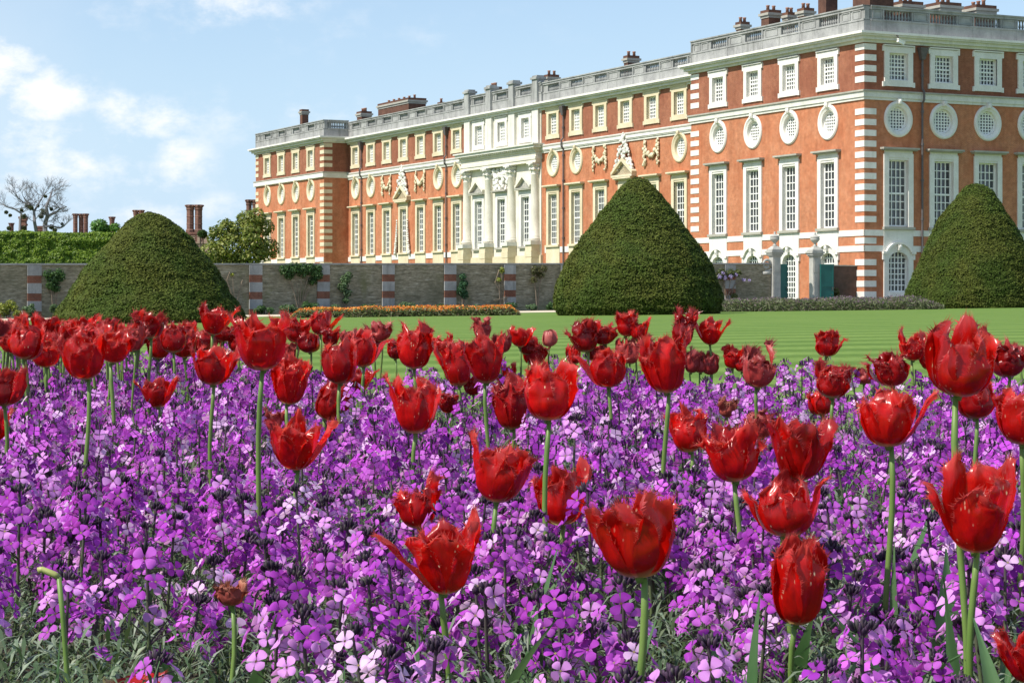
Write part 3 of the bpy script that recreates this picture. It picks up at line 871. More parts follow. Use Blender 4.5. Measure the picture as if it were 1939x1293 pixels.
# ================================================================ garden wall and gate
def base_at(t): return ground_z((W0 + WD * t).x) - .4
WALL_TOP = lambda t: 2.44 - .0085 * t          # nearly level along its run
wall = thing('garden_wall', 'long weathered brown brick wall with striped stone and brick piers below the palace', 'wall', tuple(wpt(30, 0, ground_z(-3.6))))
def wlocal(t, off, z):
    p = wpt(t, off, z) - wall.location; return (p.x, p.y, p.z)
def wbox(mb, t0, t1, o0, o1, z0, z1, m=0, lev=True):
    f = WALL_TOP if lev else (lambda t: 0)
    P = [wlocal(t0, o0, z0[0]), wlocal(t0, o1, z0[0]), wlocal(t1, o1, z0[1]), wlocal(t1, o0, z0[1]),
         wlocal(t0, o0, z1[0]), wlocal(t0, o1, z1[0]), wlocal(t1, o1, z1[1]), wlocal(t1, o0, z1[1])]
    mb.hexa(P, m)
GATE_L, GATE_R = 6.45, 3.30                    # gate pier centres along the wall
mb = MB()
t = GATE_L + .34
while t < 100:
    t2 = min(100, t + 6); wbox(mb, t, t2, -.28, 0, (base_at(t), base_at(t2)), (WALL_TOP(t), WALL_TOP(t2))); t = t2
put('brickwork', mb.mesh('brickwork', WALL_BRICK), wall)
mb = MB(); t = GATE_L + .34
while t < 100:
    t2 = min(100, t + 3)
    wbox(mb, t, t2 - .015, -.36, .09, (WALL_TOP(t), WALL_TOP(t2)), (WALL_TOP(t) + .09, WALL_TOP(t2) + .09)); t = t2
put('coping', mb.mesh('coping', GREY), wall)
def pier(t):
    mb = MB(); hw = .39; z = WALL_TOP(t) - .02; k = 0; zb = base_at(t)
    while z > zb:
        h = .56 if k % 2 == 0 else .42
        wbox(mb, t - hw + (k % 2) * .012, t + hw - (k % 2) * .012, -.2, .13 - (k % 2) * .012, (z - h, z - h), (z, z), k % 2); z -= h; k += 1
    put('pier', mb.mesh('pier', [GREY, PIER_BRICK]), wall)
def t_of_u(u, off=0.0):
    r = (u - U0) / F; p = W0 + WN * off
    return (p.x - r * p.y) / (.896 - .444 * r)
for u in (-90, 65, 205, 345, 484, 612, 735, 852, 965, 1072, 1178, 1280, 1382): pier(t_of_u(u))

wall2 = thing('garden_wall', 'short dark red brick wall between the gate and the palace corner', 'wall', tuple(wpt(2, 0, ground_z(20))))
mb = MB()
def w2(mb, t0, t1, o0, o1, z0, z1):
    P = []
    for z in (z0, z1):
        for (t, o) in ((t0, o0), (t0, o1), (t1, o1), (t1, o0)):
            p = wpt(t, o, z) - wall2.location; P.append((p.x, p.y, p.z))
    mb.hexa(P)
w2(mb, .0, GATE_R - .34, -.28, 0, -1, 2.30); put('brickwork', mb.mesh('brickwork', DARK_BRICK), wall2)
mb = MB(); w2(mb, .0, GATE_R - .34, -.34, .07, 2.30, 2.38); put('coping', mb.mesh('coping', HOOD), wall2)

GPIER = stone_mat('gate_pier_stone', [(0.25, (.30, .30, .28)), (0.55, (.44, .43, .39)), (0.8, (.55, .53, .47))], 1.4, 0.9, streak=(.2, .2, .19))
def gate_pier(t, label, scroll):
    g = thing('gate_pier', label, 'gate pier', tuple(wpt(t, -.05, ground_z(20) - .05)), ANG, 'stone gate piers'); g.scale = (.82, .82, .915)
    mb = MB(); B = .0
    mb.box(-.42, .42, -.36, .36, 0, .5); mb.box(-.36, .36, -.30, .30, .5, 3.62); mb.box(-.30, .30, -.335, -.29, .7, 2.3); mb.box(-.28, .28, -.335, -.29, 2.5, 3.4)
    for z0, z1, p in ((3.62, 3.72, .44), (3.72, 3.86, .52), (3.86, 3.98, .60), (3.98, 4.1, .50)): mb.box(-p, p, -p * .85, p * .85, z0, z1)
    vs = [(-.5, -.42, 4.1), (.5, -.42, 4.1), (.5, .42, 4.1), (-.5, .42, 4.1), (-.2, -.2, 4.34), (.2, -.2, 4.34), (.2, .2, 4.34), (-.2, .2, 4.34)]; mb.hexa(vs)
    put('shaft', mb.mesh('shaft', GPIER), g)
    mb = MB(); mb.lathe([(.19, 4.34), (.2, 4.4), (.1, 4.46), (.09, 4.56), (.2, 4.64), (.36, 4.8), (.39, 4.92), (.33, 4.98), (.4, 5.02), (.38, 5.06), (.2, 5.14), (.07, 5.22), (.1, 5.3), (.04, 5.38)], 16)
    put('urn', mb.mesh('urn', GPIER, True), g)
    if scroll:
        mb = MB()
        pts = []
        for k in range(40):
            a = k / 39 * 4.6 * math.pi * .6; r = .42 * (1 - k / 39 * .85); pts.append((-.78 + r * math.cos(a - .3), 0, 3.0 + r * math.sin(a - .3)))
        mb.tube(pts, .11, 6); mb.tube([(-.36, 0, 2.7), (-.6, 0, 2.55), (-1.0, 0, 2.52)], .12, 6); mb.box(-1.2, -.36, -.14, .14, 2.3, 2.52)
        put('scroll', mb.mesh('scroll', GPIER, True), g)
    return g
gate_pier(GATE_L, 'grey stone gate pier topped by an urn with a scroll on its left side', True)
gate_pier(GATE_R, 'grey stone gate pier topped by an urn beside the wide open green door', False)
def door_leaf(t, w, label, ang, off=-.22):
    d = thing('garden_door', label, 'door', tuple(wpt(t, off, ground_z(20) - .02)), ANG + ang, 'green doors of the garden gate')
    mb = MB(); h = 2.78
    mb.box(0, w, -.03, .03, .06, h)
    put('leaf', mb.mesh('leaf', GREENPAINT), d)
    mb = MB()
    for x0, x1, z0, z1 in ((0, .09, .06, h), (w - .09, w, .06, h), (.09, w - .09, h - .14, h), (.09, w - .09, .06, .26), (.09, w - .09, 1.3, 1.44)): mb.box(x0, x1, -.055, -.028, z0, z1)
    put('rails', mb.mesh('rails', GREENPAINT), d)
    mb = MB(); mb.tube([(w - .13, -.05, 1.25), (w - .13, -.12, 1.25), (w - .13, -.12, 1.1), (w - .13, -.05, 1.1)], .02, 6); put('handle', mb.mesh('handle', IRON), d)
door_leaf(GATE_L - .34, .80, 'narrow green door leaf folded back against the pier with the scroll', math.radians(8))
door_leaf(GATE_R - .12, 1.0, 'green door leaf standing against the dark wall beside the urn-topped pier', math.radians(-4), .36)

# ================================================================ foliage
def rnd_unit(rng, n):
    v = rng.normal(size=(n, 3)); return v / np.linalg.norm(v, axis=1, keepdims=True)
def leaf_quads(rng, P, N, length, width, droop=0.0, jit=0.6):
    """one pointed leaf per point: a bent kite of four corners; N is the way it faces"""
    n = len(P)
    N = N + rnd_unit(rng, n) * jit; N /= np.linalg.norm(N, axis=1, keepdims=True)
    A = np.cross(N, rnd_unit(rng, n)); A /= np.linalg.norm(A, axis=1, keepdims=True) + 1e-9
    B = np.cross(N, A)
    L = (length * rng.uniform(.65, 1.3, n))[:, None]; W = (width * rng.uniform(.7, 1.25, n))[:, None]
    V = np.stack([P - A * L * .5, P + B * W * .5 - N * droop * L, P + A * L * .5, P - B * W * .5 - N * droop * L], 1).reshape(-1, 3)
    Q = np.arange(4 * n).reshape(n, 4)
    return V, Q
def tints(rng, n, cols, per=4, var=.18):
    cols = np.array(cols); c = cols[rng.integers(0, len(cols), n)] * rng.uniform(1 - var, 1 + var, (n, 1))
    c = np.concatenate([c, np.ones((n, 1))], 1)
    return np.repeat(c, per, 0)
LEAF = leaf_mat('leaves', .35, .5, .35)
YEWLEAF = leaf_mat('yew_needles', .15, .7, .15)
BARK = stone_mat('bark', [(0.3, (.07, .055, .045)), (0.6, (.13, .105, .085)), (0.8, (.2, .17, .14))], 3, 0.95, 12)
YEWBODY = plain_mat('yew_twigs', (.022, .028, .008), 0.95, 0.4, 3.0, 0, .1)

def yew(label, u, D, R, H, prof, seed, base_v):
    x = (u - U0) / F * D; z0 = (V0 - base_v) / F * D - .03
    g = thing('yew_topiary', label, 'topiary yew', (x, D, z0), 0, 'clipped yew cones on the lawn')
    rng = np.random.default_rng(seed)
    pz = np.array([p[1] for p in prof]) * H; pr = np.array([p[0] for p in prof]) * R
    def surf(a, z):
        r = np.interp(z, pz, pr)
        out = np.empty(len(a))
        for i in range(len(a)):
            ca, sa = math.cos(a[i]), math.sin(a[i])
            q = Vector((ca * r[i], sa * r[i], z[i]))
            big = mnoise.noise(q * .55 + Vector((seed, 0, 0))) * .17
            led = mnoise.noise(Vector((q.x * .9, q.y * .9, q.z * 1.8 + seed))) * .08
            led2 = mnoise.noise(Vector((q.x * 2.3, q.y * 2.3, q.z * 5.5 - seed))) * .06
            out[i] = r[i] + (big + led + led2) * min(1, r[i] / .6)
        return out
    na, nz = 96, 60
    zz = np.linspace(0, H * .995, nz); A = np.linspace(0, 2 * np.pi, na, endpoint=False)
    aa, zg = np.meshgrid(A, zz); rr = surf(aa.ravel(), zg.ravel()) - .04
    V = np.stack([rr * np.cos(aa.ravel()), rr * np.sin(aa.ravel()), zg.ravel()], 1)
    Q = np.array([(j * na + i, j * na + (i + 1) % na, (j + 1) * na + (i + 1) % na, (j + 1) * na + i) for j in range(nz - 1) for i in range(na)])
    put('branches', np_mesh('branches', V, Q, YEWBODY, smooth=True), g)
    n = 80000
    # even cover of the surface, towards every side
    t = rng.uniform(0, 1, n * 3); zs = t * H; r = np.interp(zs, pz, pr); keep = rng.uniform(0, R * 1.02, n * 3) < r + .1
    zs = zs[keep][:n]; n = len(zs); a = rng.uniform(0, 2 * np.pi, n)
    rs = surf(a, zs) + rng.uniform(-.06, .05, n)
    slope = np.gradient(np.interp(np.linspace(0, H, 200), pz, pr), H / 199); sl = np.interp(zs, np.linspace(0, H, 200), slope)
    N = np.stack([np.cos(a), np.sin(a), -sl], 1); N /= np.linalg.norm(N, axis=1, keepdims=True); N[:, 2] += .35
    P = np.stack([rs * np.cos(a), rs * np.sin(a), zs], 1)
    V, Q = leaf_quads(rng, P, N, .115, .05, .1, .8)
    V[:, 2] = np.maximum(V[:, 2], .01)
    # browner and yellower patches of growth
    pn = np.array([mnoise.noise(Vector(p) * .8 + Vector((seed * 2, 0, 0))) for p in P])
    pn2 = np.array([mnoise.noise(Vector(p) * 2.6 + Vector((0, seed * 2, 0))) for p in P]) * .5 + pn
    c = np.array([[.064, .084, .013]]) + np.clip(pn2, -.5, .5)[:, None] * np.array([[.026, .010, .003]])
    c = c * rng.uniform(.65, 1.5, (n, 1))
    C = np.repeat(np.concatenate([c, np.ones((n, 1))], 1), 4, 0)
    put('foliage', np_mesh('foliage', V, Q, YEWLEAF, C), g)
    mb = MB(); mb.lathe([(.3, -.1), (.22, .6)], 10); put('trunk', mb.mesh('trunk', BARK), g)
yew('broad clipped yew cone with a low rounded peak behind the tulips on the left', 283, 73.0, 3.30, 3.92,
    [(.965, 0), (1.0, .07), (.94, .16), (.80, .33), (.66, .52), (.50, .68), (.36, .81), (.22, .915), (.10, .975), (.0, 1.0)], 3, 613)
yew('tall clipped yew cone with a domed top in front of the palace wing', 1208, 83.5, 3.26, 5.52,
    [(.93, 0), (.99, .06), (1.0, .13), (.95, .25), (.86, .38), (.735, .50), (.58, .64), (.425, .77), (.31, .86), (.20, .935), (.11, .98), (.0, 1.0)], 7, 597)
yew('steep clipped yew cone standing before the right-hand front of the palace', 1848, 99.5, 3.36, 6.0,
    [(.95, 0), (.99, .05), (.96, .15), (.86, .30), (.73, .46), (.60, .61), (.47, .74), (.35, .84), (.22, .93), (.10, .985), (.0, 1.0)], 12, 586)

# ---- leafy masses: a clumpy crown of leaf faces around limbs
def crown(rng, blobs, n, leaf, cols, up=.35, jit=.8, shell=.45):
    """blobs: (x, y, z, rx, ry, rz); leaves gather on the clumps' outsides, leaving gaps between"""
    B = np.array(blobs, float); vol = B[:, 3] * B[:, 5]
    idx = rng.choice(len(B), n, p=vol / vol.sum())
    d = rnd_unit(rng, n); rad = (1 - shell * rng.uniform(0, 1, n) ** 1.6)[:, None]
    P = B[idx, :3] + d * rad * B[idx, 3:6]
    N = d + np.array([0, 0, up])
    V, Q = leaf_quads(rng, P, N, leaf, leaf * .55, .12, jit)
    return V, Q, tints(rng, n, cols)
def clump_cloud(rng, c, R, n, size, squash=.85, top=None):
    out = []
    for _ in range(n):
        d = rnd_unit(rng, 1)[0]; q = rng.uniform(.25, 1) ** .5
        s = size * rng.uniform(.6, 1.25)
        out.append((c[0] + d[0] * q * R[0], c[1] + d[1] * q * R[1], c[2] + d[2] * q * R[2], s, s, s * squash))
    return out
def leafy(name, label, cat, base, blobs, n, leaf, cols, seed, limbs=4, group=None, mat=None, stem_r=.12, partname='crown'):
    g = thing(name, label, cat, base, 0, group); rng = np.random.default_rng(seed)
    V, Q, C = crown(rng, blobs, n, leaf, cols); V[:, 2] = np.maximum(V[:, 2], .02)
    put(partname, np_mesh(partname, V, Q, mat or LEAF, C), g)
    mb = MB(); r = random.Random(seed)
    B = sorted(blobs, key=lambda b: -b[3])[:limbs]
    for b in B:
        mid = (b[0] * .35 + r.uniform(-.1, .1), b[1] * .35, b[2] * .5)
        mb.tube([(0, 0, -.2), mid, (b[0], b[1], b[2])], [stem_r, stem_r * .7, stem_r * .25], 6)
    put('trunk' if partname == 'crown' else 'stem', mb.mesh('trunk', BARK), g)
    return g

# clipped hedge behind the wall
def hedge():
    D = 150.0; x0, x1 = (-160 - U0) / F * D, (262 - U0) / F * D; top = (V0 - 441) / F * D; zb = -.95
    g = thing('hedge', 'tall bright green clipped hedge with a level top behind the garden wall', 'hedge', ((x0 + x1) / 2, D, zb))
    rng = np.random.default_rng(21); w = (x1 - x0) / 2; h = top - zb; dep = 1.4
    mb = MB(); mb.box(-w, w, .12, 2 * dep, 0, h - .12); put('branches', mb.mesh('branches', plain_mat('hedge_twigs', (.03, .05, .012), .95, .4, 3)), g)
    n = 42000
    f = rng.uniform(0, 1, n) < .86
    P = np.stack([rng.uniform(-w, w, n), np.where(f, rng.uniform(-.06, .12, n), rng.uniform(0, 2 * dep, n)), np.where(f, rng.uniform(h * .3, h, n), h + rng.uniform(-.1, .08, n))], 1)
    lump = np.array([mnoise.noise(Vector((p[0] * 1.1, 0, p[2] * 1.6))) * .22 + mnoise.noise(Vector((p[0] * 3, 4, p[2] * 3.5))) * .12 for p in P])
    P[:, 1] -= np.where(f, lump, 0); P[:, 2] += np.where(f, 0, lump * .8)
    N = np.where(f[:, None], np.array([[0, -1, .45]]), np.array([[0, -.2, 1]]))
    V, Q = leaf_quads(rng, P, N, .19, .13, .12, .7)
    put('foliage', np_mesh('foliage', V, Q, LEAF, tints(rng, n, [(.145, .225, .018), (.19, .27, .025), (.09, .16, .014)])), g)
    mb = MB()
    for k in range(7):
        x = -w + 2 * w * (k + .5) / 7; mb.tube([(x, dep, -.1), (x, dep, 1.5)], .1, 6)
    put('trunk', mb.mesh('trunk', BARK), g)
hedge()

# magnolia against the palace's far corner
def px_blob(base, u, v, r, D, dy=0.0, sq=.9):
    p = at(u, v, D) - Vector(base); return (p.x, dy, p.z, r, r, r * sq)
D = 185.0; b = (at(442, 560, D)); base = (b.x, D, -1.2); rng = np.random.default_rng(31)
bl = [px_blob(base, u, v, r, D, rng.uniform(-1.2, 1.2)) for u, v, r in ((470, 425, 1.15), (482, 455, 1.2), (455, 440, 1.2), (430, 440, 1.1), (412, 455, 1.0), (402, 480, 1.05), (440, 470, 1.3), (470, 485, 1.3),
      (420, 490, 1.2), (448, 497, 1.2), (485, 410, .9), (462, 412, .8), (425, 428, .8), (490, 480, 1.0), (408, 440, .7), (438, 515, 1.3), (470, 515, 1.3), (410, 515, 1.2), (478, 440, .9), (500, 430, .9), (505, 470, 1.1))]
leafy('magnolia_tree', 'large olive green evergreen magnolia beside the far end of the palace', 'tree', base, bl, 9000, .34, [(.13, .17, .025), (.19, .22, .04), (.085, .12, .02), (.25, .26, .06)], 31, 6, stem_r=.2)
# light green tree tops behind the hedge and cone
for i, (u0, u1, vt, D, col, lab) in enumerate(((165, 245, 418, 215, (.09, .19, .03), 'bright green young tree showing above the hedge beside the slender chimney'),
                                               (374, 394, 436, 240, (.055, .10, .025), 'dark green tree top between the ornate chimney pair and the magnolia'))):
    c = at((u0 + u1) / 2, 500, D); base = (c.x, D, -1.2); w = (u1 - u0) / 2 / F * D; top = (V0 - vt) / F * D + 1.2
    rng = np.random.default_rng(50 + i); bl = clump_cloud(rng, (0, 0, top - w * .75), (w * .8, w * .6, w * .62), 13, w * .34)
    leafy('tree', lab, 'tree', base, bl, 3500, .36, [col, tuple(x * 1.35 for x in col), tuple(x * .7 for x in col)], 60 + i, 5, stem_r=.2)

# the bare tree with balls of mistletoe
def bare_tree():
    D = 230.0; c = at(88, 500, D); zb = -1.2
    g = thing('bare_tree', 'leafless tree with crooked spreading limbs and dark balls of mistletoe', 'tree', (c.x, D, zb))
    r = random.Random(4); mb = MB(); tips = []
    def L(u, v): p = at(u, v, D) - Vector((c.x, D, zb)); return Vector((p.x, r.uniform(-.6, .6), p.z))
    def grow(p, d, ln, rad, depth):
        pts = [p]; rr = [rad]; q = p.copy(); dd = d.copy()
        for k in range(4):
            dd = (dd + Vector((r.uniform(-.38, .38), r.uniform(-.3, .3), r.uniform(-.28, .3)))).normalized(); q = q + dd * ln / 4; pts.append(q.copy()); rr.append(rad * (1 - .13 * (k + 1)))
            if depth > 0 and k in (1, 2, 3):
                for _ in range(2 if depth == 2 else 1):
                    nd = (dd + Vector((r.uniform(-.9, .9), r.uniform(-.7, .7), r.uniform(-.15, .75)))).normalized(); grow(q.copy(), nd, ln * r.uniform(.55, .8), rad * .58, depth - 1)
        mb.tube(pts, rr, 5)
    # two leaning stems read off the tree itself, then limbs
    def path(uv, r0, r1):
        pts = [L(*p) for p in uv]; n = len(pts); mb.tube(pts, [r0 + (r1 - r0) * i / (n - 1) for i in range(n)], 7); return pts
    A = path([(92, 520), (88, 450), (86, 425), (92, 408), (90, 392), (95, 376), (97, 362)], .34, .08)
    B = path([(72, 520), (70, 450), (67, 420), (65, 400), (58, 388), (48, 376)], .24, .08)
    Cc = path([(88, 430), (100, 428), (112, 432), (122, 426)], .12, .05)
    Dd = path([(92, 408), (105, 402), (116, 396), (128, 392)], .14, .05)
    E = path([(65, 400), (72, 386), (80, 372), (84, 366)], .12, .05)
    Ff = path([(40, 440), (38, 418), (40, 404), (28, 396), (14, 392), (4, 386)], .16, .04)
    Gg = path([(58, 388), (44, 384), (34, 376), (30, 366)], .1, .04)
    for P in (A, B, Cc, Dd, E, Ff, Gg):
        for k in range(2 if len(P) > 4 else 1, len(P)):
            for _ in range(2):
                side = r.choice((-1, 1)); grow(P[k].copy(), Vector((side * r.uniform(.3, 1), r.uniform(-.4, .4), r.uniform(.0, .8))).normalized(), r.uniform(.7, 1.15), .04, 3)
    put('trunk', mb.mesh('trunk', plain_mat('hazed_bark', (.17, .16, .165), .95, .3, 2)), g)  # bark colour lightened: distance haze is painted into it
    rng = np.random.default_rng(8)
    for u, v, s in ((53, 388, .42), (61, 394, .36), (84, 402, .50), (80, 410, .34), (48, 410, .36), (97, 396, .24), (86, 372, .22), (98, 430, .36), (70, 390, .22), (40, 398, .24), (12, 402, .26), (106, 436, .30), (45, 432, .34), (15, 432, .3), (116, 424, .2), (20, 408, .22)):
        p = L(u, v); V, Q, C = crown(rng, [(0, 0, 0, s * .85, s * .85, s * .8)], 420, .16, [(.075, .085, .035), (.10, .11, .045), (.05, .06, .025)], .2, 1.0, .9)
        put('mistletoe', np_mesh('mistletoe', V, Q, LEAF, C), g, p)
bare_tree()

# ================================================================ the old range beyond, with its chimneys
def old_range():
    D = 250.0; zb = -1.2; c = at(230, 500, D)
    g = thing('old_range', 'low crenellated old brick building with tall ornate chimneys beyond the hedge', 'building', (c.x, D, zb))
    def X(u, dd=0): return (u - U0) / F * (D + dd) - c.x
    def Z(v, dd=0): return (V0 - v) / F * (D + dd) - zb
    mb = MB(); PINK = brick_mat('pale_brick', (.42, .29, .22), (.36, .25, .20), (.45, .38, .32))
    mb.box(X(-200), X(396), 0, 12, 0, Z(458)); put('wall', mb.mesh('wall', PINK), g)
    mb = MB(); u = -190
    while u < 390:
        mb.box(X(u), X(u + 7.5), -.02, .5, Z(458), Z(447)); mb.box(X(u) - .06, X(u + 7.5) + .06, -.08, .56, Z(447), Z(446)); u += 12
    mb.box(X(-200), X(396), -.12, -.0, Z(461), Z(458) - .02)
    put('crenellated_parapet', mb.mesh('crenellated_parapet', PINK), g)
    mb = MB(); x0, x1 = X(-180), X(370); zr = Z(458)
    mb.add([(x0, 1, zr - .3), (x1, 1, zr - .3), (x1, 11, zr - .3), (x0, 11, zr - .3), (x0 + 3, 6, zr + .7), (x1 - 3, 6, zr + .7)], [(0, 1, 5, 4), (2, 3, 4, 5), (1, 2, 5), (3, 0, 4), (0, 3, 2, 1)])
    rf = put('roof', mb.mesh('roof', plain_mat('old_tiles', (.14, .07, .05), .9, .3, 2)), g)
    def stack(mb, u0, u1, vb, vt, n, style='oct', dd=6):
        """n shafts side by side on one base"""
        xs0, xs1 = X(u0), X(u1); w = (xs1 - xs0) / n
        zt = Z(vt); z0 = Z(462); zs = Z(vb)
        if style == 'square':
            mb.box(xs0 + .12 * w, xs1 - .12 * w, dd - w * .5, dd + w * .5, z0, zt)
            for q in (.15, .55, .8): mb.box(xs0 + .02, xs1 - .02, dd - w * .6, dd + w * .6, zs + (zt - zs) * q, zs + (zt - zs) * q + .22)
            mb.box(xs0 - .05, xs1 + .05, dd - w * .65, dd + w * .65, zt - .25, zt); return
        mb.box(xs0 - .12, xs1 + .12, dd - w * .75, dd + w * .75, z0, zs); mb.box(xs0 - .22, xs1 + .22, dd - w * .85, dd + w * .85, zs - .25, zs)
        for k in range(n):
            cx = xs0 + w * (k + .5); R = w * .44; h = zt - zs; cy = dd + (.5 if n == 3 and k == 1 else 0) * w
            prof = [(R * 1.25, 0), (R * 1.25, .25), (R, .4), (R, h * .28), (R * 1.08, h * .30), (R, h * .32), (R, h * .55), (R * 1.08, h * .57), (R, h * .59), (R, h * .80), (R * 1.2, h * .84), (R * 1.05, h * .87), (R * 1.3, h * .93), (R * 1.3, h * .955), (R * 1.15, h * .955), (R * 1.15, h)]
            mb.lathe(prof, 8, (cx, cy, zs))
            for j in range(8):
                a = j * math.pi / 4; mb.blob((cx + R * 1.3 * math.cos(a), cy + R * 1.3 * math.sin(a), zs + h * .965), (R * .25, R * .25, h * .035), 4, 0, j, .1)
    for args in ((2, 12, 446, 420, 1, 'oct', 4), (23, 37, 446, 408, 1, 'square', 4), (53, 69, 446, 426, 1, 'square', 4), (125, 155, 445, 402, 3, 'oct', 4), (176, 192, 446, 426, 1, 'square', 4), (195, 206, 446, 408, 1, 'oct', 4),
                 (241, 262, 440, 395, 2, 'oct', 4), (343, 375, 438, 385, 2, 'oct', 4), (450, 474, 430, 372, 2, 'oct', 8)):
        mb = MB(); stack(mb, *args); put('chimney', mb.mesh('chimney', TUDOR_BRICK), rf)
old_range()
# ================================================================ border along the wall, climbers, far flower beds
def shrub(name, label, cat, u, v_base, v_top, w_px, off, cols, seed, n=900, leaf=.14, group=None, up=.5):
    """a shrub whose foot is `off` metres in front of the wall at bearing u"""
    t = t_of_u(u, off); p = wpt(t, off); z = ground_z(p.x); D = p.y
    H = (V0 - v_top) / F * D - z; W = w_px / 2 / F * D
    rng = np.random.default_rng(seed)
    bl = clump_cloud(rng, (0, 0, H * .55), (W * .8, W * .55, H * .36), 9, min(W, H) * .42)
    return leafy(name, label, cat, (p.x, D, z), bl, n, leaf, cols, seed, 4, group, None, .03, 'foliage')
YG = [(.22, .25, .03), (.28, .29, .05), (.15, .2, .03)]; GG = [(.055, .12, .03), (.075, .15, .04), (.04, .085, .025)]; SG = [(.10, .17, .07), (.14, .21, .10), (.08, .13, .05)]
shrub('border_shrub', 'yellow green shrub at the far left edge of the wall border', 'shrub', 14, 600, 572, 44, 2.2, YG, 101)
shrub('border_shrub', 'rounded mid green shrub below the leftmost striped pier', 'shrub', 54, 600, 574, 30, 2.0, SG, 102)
shrub('border_shrub', 'small yellow green tuft between the two leftmost border shrubs', 'shrub', 34, 602, 586, 18, 3.4, YG, 103, 400)
shrub('border_shrub', 'soft green shrub beside the left flank of the broad yew cone', 'shrub', 102, 600, 576, 26, 2.2, SG, 104, 600)
shrub('border_shrub', 'leafy pale green clump left of the orange flowers', 'shrub', 545, 592, 577, 40, 2.6, SG, 105, 700)
shrub('border_shrub', 'low dark green clump beside the right flank of the broad yew cone', 'shrub', 500, 592, 581, 44, 2.4, GG, 106, 600)
shrub('border_shrub', 'wide low green clump right of the orange flowers', 'shrub', 1008, 590, 577, 34, 2.4, SG, 107, 600)
shrub('border_shrub', 'rounded green clump against the left flank of the tall yew cone', 'shrub', 1044, 590, 574, 30, 2.4, GG, 108, 600)
for i, (u, w) in enumerate(((590, 46), (640, 44), (700, 52), (770, 50), (835, 44), (905, 52), (960, 40))):
    shrub('border_plant', 'low green border plant at the wall foot behind the orange flowers', 'plant', u, 592, 574 + (i % 3), w, 2.4, SG if i % 2 else GG, 120 + i, 500, group='border plants behind the orange flowers')

def climber(label, cat, u, v_foot, blobs_px, n, cols, seed, leaf=.16, bare=(), flowers=None):
    """a wall plant: foot on the border soil, stems on the brick, foliage spreading over it"""
    t = t_of_u(u, .2); p = wpt(t, .2); z = ground_z(p.x); D = p.y
    g = thing('climbing_plant', label, cat, (p.x, D, z), ANG, None); rng = np.random.default_rng(seed); r = random.Random(seed)
    def L(uu, vv, off=.2):
        q = wpt(t_of_u(uu, off), off); d = q.y; q.z = (V0 - vv) / F * d
        return g.matrix_basis.inverted() @ q
    bl = []
    for uu, vv, ru in blobs_px:
        q = L(uu, vv); rad = ru / F * D; bl.append((q.x, q.y - .05, q.z, rad * 1.05, .22, rad))
    mb = MB()
    for b in bl:
        k = Vector((b[0] * .4 + r.uniform(-.1, .1), 0, b[2] * .5)); mb.tube([(0, 0, -.1), k, (b[0], b[1], b[2])], [.035, .025, .012], 5)
    for path in bare:
        mb.tube([L(*q) for q in path], .03, 5)
    put('stem', mb.mesh('stem', plain_mat('vine_wood', (.22, .17, .12), .95, .3, 3)), g)
    if n:
        V, Q, C = crown(rng, bl, n, leaf, cols, .3, .8, .8); put('foliage', np_mesh('foliage', V, Q, LEAF, C), g)
    if flowers:
        fb = []
        for uu, vv, ru in flowers:
            q = L(uu, vv); rad = ru / F * D
            fb.append((q.x, q.y - .2, q.z, rad * .8, .2, rad))
        V, Q, C = crown(rng, fb, 700, .10, [(.42, .36, .62), (.55, .48, .72), (.34, .27, .55)], .0, 1.0, .9)
        put('flower_clusters', np_mesh('flower_clusters', V, Q, LEAF, C), g)
    return g
climber('dark leafy climber hanging over the wall beside the leftmost striped pier', 'climber', 103, 590, [(92, 520, 10), (104, 528, 14), (112, 518, 10), (98, 538, 12), (106, 546, 9), (118, 524, 8)], 1100, GG, 141)
climber('broad green climber sprawling along the wall top beside a striped pier', 'climber', 568, 590, [(540, 512, 12), (556, 508, 13), (572, 512, 14), (588, 510, 12), (600, 520, 12), (592, 532, 9), (548, 522, 9), (604, 508, 8)], 1700, GG, 142)
climber('narrow upright bright green climber on the wall right of the sprawling climber', 'climber', 655, 590, [(654, 530, 10), (660, 522, 8), (650, 544, 11), (658, 555, 9), (655, 568, 7)], 900, SG, 143)
climber('slim glossy green climber beside the striped pier at mid wall', 'climber', 876, 590, [(876, 524, 7), (878, 538, 9), (874, 550, 10), (880, 558, 8)], 800, [(.03, .085, .035), (.045, .12, .045)], 144)
climber('sparse bare-stemmed climber trained beside a pier left of the tall yew cone', 'climber', 948, 590, [(950, 512, 6), (944, 530, 5)], 130, YG, 145, bare=[[(948, 588), (946, 550), (938, 535), (946, 510)], [(950, 588), (958, 560), (962, 575)], [(936, 568), (962, 564)], [(952, 588), (955, 545), (948, 520)]])
climber('thin browning climber on the wall next to the tall yew cone', 'climber', 1018, 590, [(1014, 512, 10), (1024, 520, 8), (1010, 530, 7), (1030, 508, 7)], 420, [(.13, .12, .05), (.09, .10, .035)], 146)
climber('leafless climber fanned on the wall right of the broad yew cone', 'climber', 445, 590, [(440, 520, 4)], 30, YG, 147, bare=[[(445, 592), (440, 560), (430, 530), (436, 515)], [(447, 592), (452, 555), (460, 530)], [(443, 592), (425, 565), (418, 545)]])
climber('wisteria with hanging lilac flowers on the wall behind the tall yew cone', 'climber', 1378, 585, [(1366, 520, 12), (1384, 518, 10), (1398, 516, 7), (1390, 560, 7)], 700, [(.13, .15, .05), (.09, .12, .035)], 148,
        bare=[[(1378, 588), (1376, 555), (1370, 530), (1360, 518)], [(1378, 560), (1392, 540), (1410, 528)]], flowers=[(1360, 524, 5), (1370, 526, 5), (1381, 524, 5), (1391, 520, 4), (1406, 530, 3.5), (1416, 531, 3), (1366, 517, 4)])
